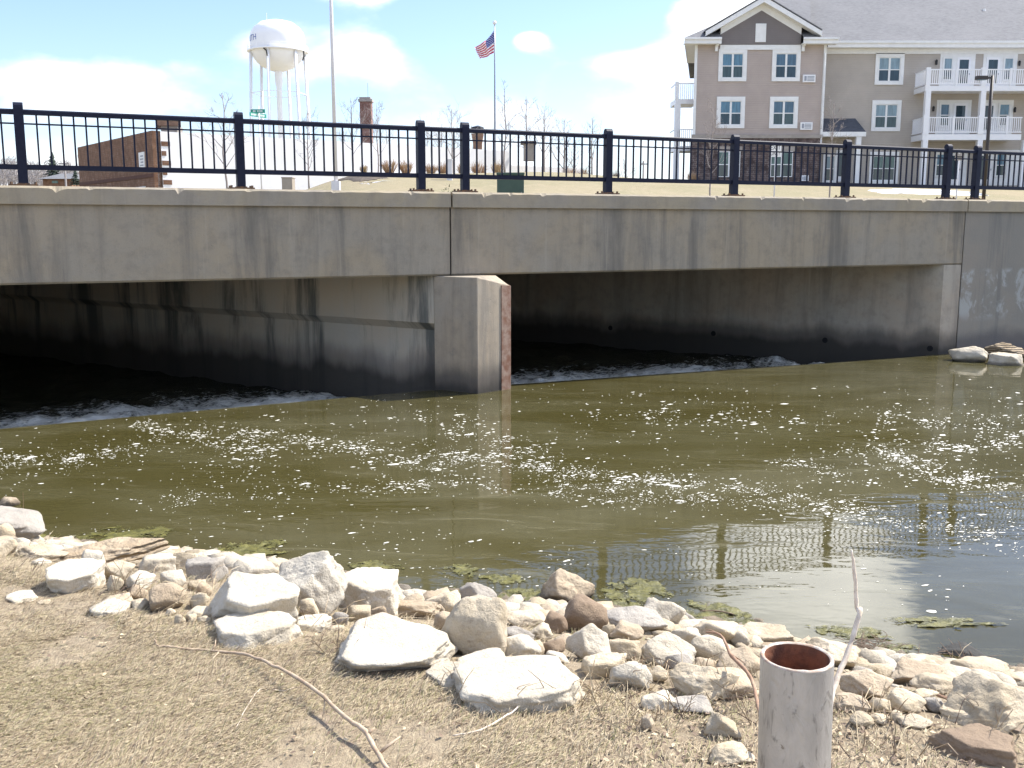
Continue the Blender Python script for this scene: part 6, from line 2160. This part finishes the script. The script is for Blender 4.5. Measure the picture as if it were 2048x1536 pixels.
def pipe():
    e = empty('pipe_post', (pc.x, pc.y, bank_z(pc.x, pc.y)), 'open grey galvanised pipe post with rusty inside', 'pipe')
    zt, zb_ = pc.z, bank_z(pc.x, pc.y) - 0.3
    tiltv = Vector((-0.012, 0.02, 0))
    seg = 64
    def ring(r_, z, jag=0.0):
        k = z - zt
        return [(r_ * math.cos(2 * math.pi * i / seg) - tiltv.x * k * -1, r_ * math.sin(2 * math.pi * i / seg) + tiltv.y * k, k + (jag * mnoise.noise((math.cos(2 * math.pi * i / seg) * 4, math.sin(2 * math.pi * i / seg) * 4, 3)))) for i in range(seg)]
    def shell(rings, name, mat, parent):
        vs = [v for r_ in rings for v in r_]
        fs = []
        for j in range(len(rings) - 1):
            for i in range(seg):
                i2 = (i + 1) % seg
                fs.append((j * seg + i, j * seg + i2, (j + 1) * seg + i2, (j + 1) * seg + i))
        me = MB().add(vs, fs)
        o = me.build(name, mat, None, True)
        o.location = (pc.x, pc.y, zt)
        put(o, parent)
        return o
    zs = [zb_ + (zt - 0.003 - zb_) * i / 30 for i in range(31)]
    rings = [[(x * (1 + 0.006 * mnoise.noise((x * 20, y * 20, z * 6))), y * (1 + 0.006 * mnoise.noise((x * 20, y * 20, z * 6))), z) for x, y, z in ring(PR, zz_)] for zz_ in zs]
    body = shell(rings, 'tube', galv_mat(), e)
    M['rim'] = plain('worn_rim', (0.55, 0.50, 0.44), (0.34, 0.22, 0.14), 40, 0.6, 0.4, 0.002)
    M['rust_in'] = plain('rusty_inside', (0.26, 0.095, 0.045), (0.12, 0.05, 0.028), 28, 0.85, 0.7, 0.003)
    shell([ring(PR, zt - 0.003), ring(PR - 0.0012, zt + 0.0005, 0.0012), ring(PR - 0.0065, zt + 0.0005, 0.0015), ring(PR - 0.0085, zt - 0.002)], 'rim', M['rim'], body)
    shell([ring(PR - 0.0085, zt - 0.002), ring(PR - 0.009, zt - 0.05), ring(PR - 0.010, zt - 0.12), ring(0.05, zt - 0.125), ring(0.002, zt - 0.12)], 'rusty_lining', M['rust_in'], body)
pipe()

# ================================================================== algae mats and foam
def algae_mat():
    g = NT('algae')
    p = g.pos()
    a = g.noise(p, 16, 6, 0.65)
    b = g.noise(p, 70, 4, 0.7)
    col = g.mix(g.ramp(a, 0.35, 0.7), (0.070, 0.066, 0.014), (0.175, 0.16, 0.04))
    col = g.mix(g.ramp(b, 0.62, 0.75), col, (0.34, 0.32, 0.14))
    g.col(col)
    th = g.n('ShaderNodeAttribute', attribute_name='thick').outputs['Fac']
    st = g.noise(g.map(p, scale=(1, 2.2, 1), rot=(0, 0, 0.3)), 34, 5, 0.7, 1.2)
    g.val(g.b.inputs['Alpha'], g.ramp(g.math('ADD', g.math('MULTIPLY', th, 1.1), g.math('MULTIPLY', g.math('SUBTRACT', st, 0.5), 1.8)), 0.22, 0.46))
    g.rough(0.33)
    g.bump(g.math('ADD', a, g.math('MULTIPLY', b, 0.6)), 0.9, 0.012)
    return g.m
M['algae'] = algae_mat()
def algae(px, py, w, h, seed, label, tail=0.0):
    """floating mat: ragged cells of a small grid kept where a noise field is high"""
    c = at_height(px, py, 0.0)
    sx = w * c.length / FPX / 2
    sy = abs(at_height(px, py - h / 2, 0).y - at_height(px, py + h / 2, 0).y) / 2
    n = 80
    keep, vs, idx = {}, [], {}
    b = MB()
    TH = []
    def field(u, v):
        f = u * u + (v + 0.25 * math.sin(u * 2 + seed)) ** 2
        return 0.78 - (f + 0.8 * mnoise.fractal((u * 2.2 + seed * 3.1, v * 1.8, seed), 0.7, 2, 5))
    def inside(u, v):
        return field(u, v) > -0.05
        f = u * u + (v + 0.25 * math.sin(u * 2 + seed)) ** 2
        return f + 0.8 * mnoise.fractal((u * 2.2 + seed * 3.1, v * 1.8, seed), 0.7, 2, 5) < 0.62
    vid = {}
    for i in range(-n, n):
        for j in range(-26, 26):
            u, v = (i + 0.5) / n * 1.15, (j + 0.5) / 26 * 1.15
            if inside(u, v):
                q = []
                for di, dj in ((0, 0), (1, 0), (1, 1), (0, 1)):
                    k = (i + di, j + dj)
                    if k not in vid:
                        U, Vv = k[0] / n * 1.15, k[1] / 26 * 1.15
                        jx = 0.012 * mnoise.noise((U * 37, Vv * 31, seed))
                        x = c.x + U * sx + jx * sx + tail * Vv * sx
                        y = c.y + Vv * sy + sy * 0.03 * mnoise.noise((U * 41, Vv * 29, seed + 5))
                        vid[k] = len(b.v)
                        TH.append(max(0.0, field(U, Vv)))
                        b.v.append((x, y, 0.004 + 0.010 * max(0, mnoise.fractal((x * 9, y * 9, 1.0), 0.8, 2, 4) + 0.25)))
                    q.append(vid[k])
                b.f.append(tuple(q))
                b.mi.append(0)
    if b.f:
        o = b.build('algae_mat', M['algae'], None, True)
        at = o.data.attributes.new('thick', 'FLOAT', 'POINT')
        at.data.foreach_set('value', TH)
        tag(o, label, 'algae', 'floating algae mats along the bank')
for i, (px, py, w, h, lb) in enumerate(((88, 1076, 70, 22, 'small algae mat beside the big grey boulder on the left'), (250, 1068, 210, 40, 'ragged algae mat behind the layered ledge rock'),
        (480, 1103, 190, 44, 'algae mat behind the grey block and white stone'), (545, 1088, 70, 16, 'narrow algae streak above the white stone'),
        (745, 1135, 130, 26, 'algae mat behind the big white boulder'), (925, 1142, 90, 26, 'round algae mat left of the tan peaked boulder'),
        (1010, 1158, 110, 26, 'broken algae patches before the tan peaked boulder'), (1040, 1190, 130, 40, 'algae at the stones left of the tan peaked boulder'),
        (900, 1185, 80, 26, 'algae behind the cream pointed stone'),
        (1270, 1185, 170, 66, 'broad pale algae mat right of the tan peaked boulder'), (1250, 1215, 100, 36, 'algae behind the smooth grey boulder'),
        (1435, 1228, 170, 56, 'algae mat under the floating dark twig'), (1700, 1265, 170, 32, 'algae mat behind the pale standing stick'), (1860, 1243, 180, 26, 'long thin algae mat out on the dark water'),
        (1790, 1295, 110, 22, 'small algae patch beside the drift twigs'), (1960, 1250, 120, 8, 'thin algae tail stretching to the right edge'))):
    algae(px, py, w, h, i + 1, lb)

def foam():
    rnd = random.Random(17)
    M['foam'] = plain('foam_flecks', (0.70, 0.68, 0.60), (0.55, 0.53, 0.46), 30, 0.6)
    streaks = [  # polyline in photo pixels, half width px, flecks, size
        (((250, 848), (360, 862), (470, 885), (520, 905), (480, 935)), 16, 300, 1.15), (((-40, 905), (100, 918), (200, 912), (290, 895)), 9, 200, 0.9), (((-40, 930), (60, 930), (150, 922)), 8, 90, 0.8),
        (((480, 862), (600, 878), (700, 895), (790, 918), (850, 930), (900, 915)), 16, 420, 1.1), (((860, 905), (960, 918), (1050, 935), (1130, 938)), 12, 180, 1.0), (((900, 868), (1010, 880), (1090, 905)), 12, 90, 1.2),
        (((600, 968), (680, 978), (760, 975), (860, 968), (930, 975)), 9, 150, 0.9), (((880, 965), (980, 975), (1080, 985), (1190, 1000), (1290, 1004)), 10, 170, 0.85),
        (((960, 900), (1060, 925), (1150, 942), (1240, 955), (1330, 965), (1420, 975)), 14, 380, 1.05), (((1100, 960), (1220, 975), (1330, 990), (1440, 1000)), 16, 300, 0.8),
        (((1380, 965), (1480, 975), (1560, 992), (1660, 1008), (1760, 1022)), 10, 260, 0.9), (((1500, 1000), (1620, 1020), (1760, 1042), (1900, 1060), (2060, 1070)), 18, 330, 0.85),
        (((1690, 912), (1750, 902), (1820, 925), (1880, 950), (1960, 962)), 12, 330, 1.05), (((1570, 918), (1640, 938), (1720, 965), (1780, 968)), 6, 110, 0.9),
        (((1740, 830), (1850, 850), (1960, 840), (2060, 860)), 34, 210, 1.3), (((1800, 880), (1930, 895), (2060, 880)), 20, 160, 1.3), (((1900, 960), (2060, 985)), 16, 120, 1.0),
        (((1850, 1030), (1960, 1070), (2060, 1110)), 30, 60, 0.9), (((1180, 815), (1320, 830), (1500, 840), (1640, 850)), 26, 170, 1.2), (((560, 985), (420, 995), (300, 1005)), 18, 110, 0.8),
        (((700, 815), (820, 830), (980, 850)), 22, 70, 1.2)]
    V, F = [], []
    def fleck(px, py, size):
        c = at_height(px, py, 0.0)
        if (c - Vector((0, 0, CAMZ))).length > 30: return
        # keep off the bank and in front of the sill
        if c.y < shore_y(c.x) + 0.12: return
        for i in range(len(LIP) - 1):
            a, b_ = LIP[i], LIP[i + 1]
            if a.x <= c.x <= b_.x:
                f = (c.x - a.x) / max(1e-6, b_.x - a.x)
                if c.y > a.y + (b_.y - a.y) * f - 0.1: return
        if -0.9 < c.x < 0.15 and c.y > 14.0: return
        d = c.length
        r_ = size * rnd.lognormvariate(0, 0.55) * (0.0020 + 0.00036 * d)
        r_ = min(r_, 0.03)
        n = 7
        asp = rnd.uniform(1.0, 2.6)
        a0 = rnd.gauss(0.35, 0.3)
        k = len(V)
        V.append((c.x, c.y, 0.004 + r_ * 0.22))
        for i in range(n):
            a = 6.2832 * i / n
            rr = r_ * rnd.uniform(0.7, 1.2)
            x, y = math.cos(a) * rr * asp, math.sin(a) * rr
            V.append((c.x + x * math.cos(a0) - y * math.sin(a0), c.y + x * math.sin(a0) + y * math.cos(a0), 0.0025))
        for i in range(n):
            F.append((k, k + 1 + i, k + 1 + (i + 1) % n))
    for poly, hw, n, sz in streaks:
        seg = [math.dist(poly[i], poly[i + 1]) for i in range(len(poly) - 1)]
        tot = sum(seg)
        got, tries = 0, 0
        n = int(n * 2.1)
        while got < n and tries < n * 8:
            tries += 1
            s = rnd.random() * tot
            i = 0
            while s > seg[i] and i < len(seg) - 1:
                s -= seg[i]; i += 1
            f = s / seg[i]
            x = poly[i][0] + (poly[i + 1][0] - poly[i][0]) * f
            y = poly[i][1] + (poly[i + 1][1] - poly[i][1]) * f + rnd.gauss(0, hw * (0.42 if rnd.random() < 0.62 else 1.25))
            x += rnd.gauss(0, 30)
            if mnoise.noise((x * 0.022, y * 0.07, 3.3)) < -0.12 and rnd.random() < 0.85: continue
            fleck(x, y, sz * (0.5 if rnd.random() < 0.6 else 0.95))
            got += 1
    for k in range(3000):
        x, y = rnd.uniform(-60, 2110), rnd.uniform(770, 1240)
        if mnoise.noise((x * 0.008, y * 0.02, 7.7)) < -0.1 and rnd.random() < 0.7: continue
        if 980 < y < 1075 and 900 < x < 1450 and rnd.random() < 0.85: continue
        if y > 1060 and x > 1150 and rnd.random() < 0.8: continue
        fleck(x, y, rnd.uniform(0.4, 1.05))
    b = MB()
    b.v, b.f, b.mi = V, F, [0] * len(F)
    tag(b.build('foam_flecks', M['foam'], None, True), 'white foam flecks drifting in streaks on the olive water', 'foam', kind='stuff')
foam()
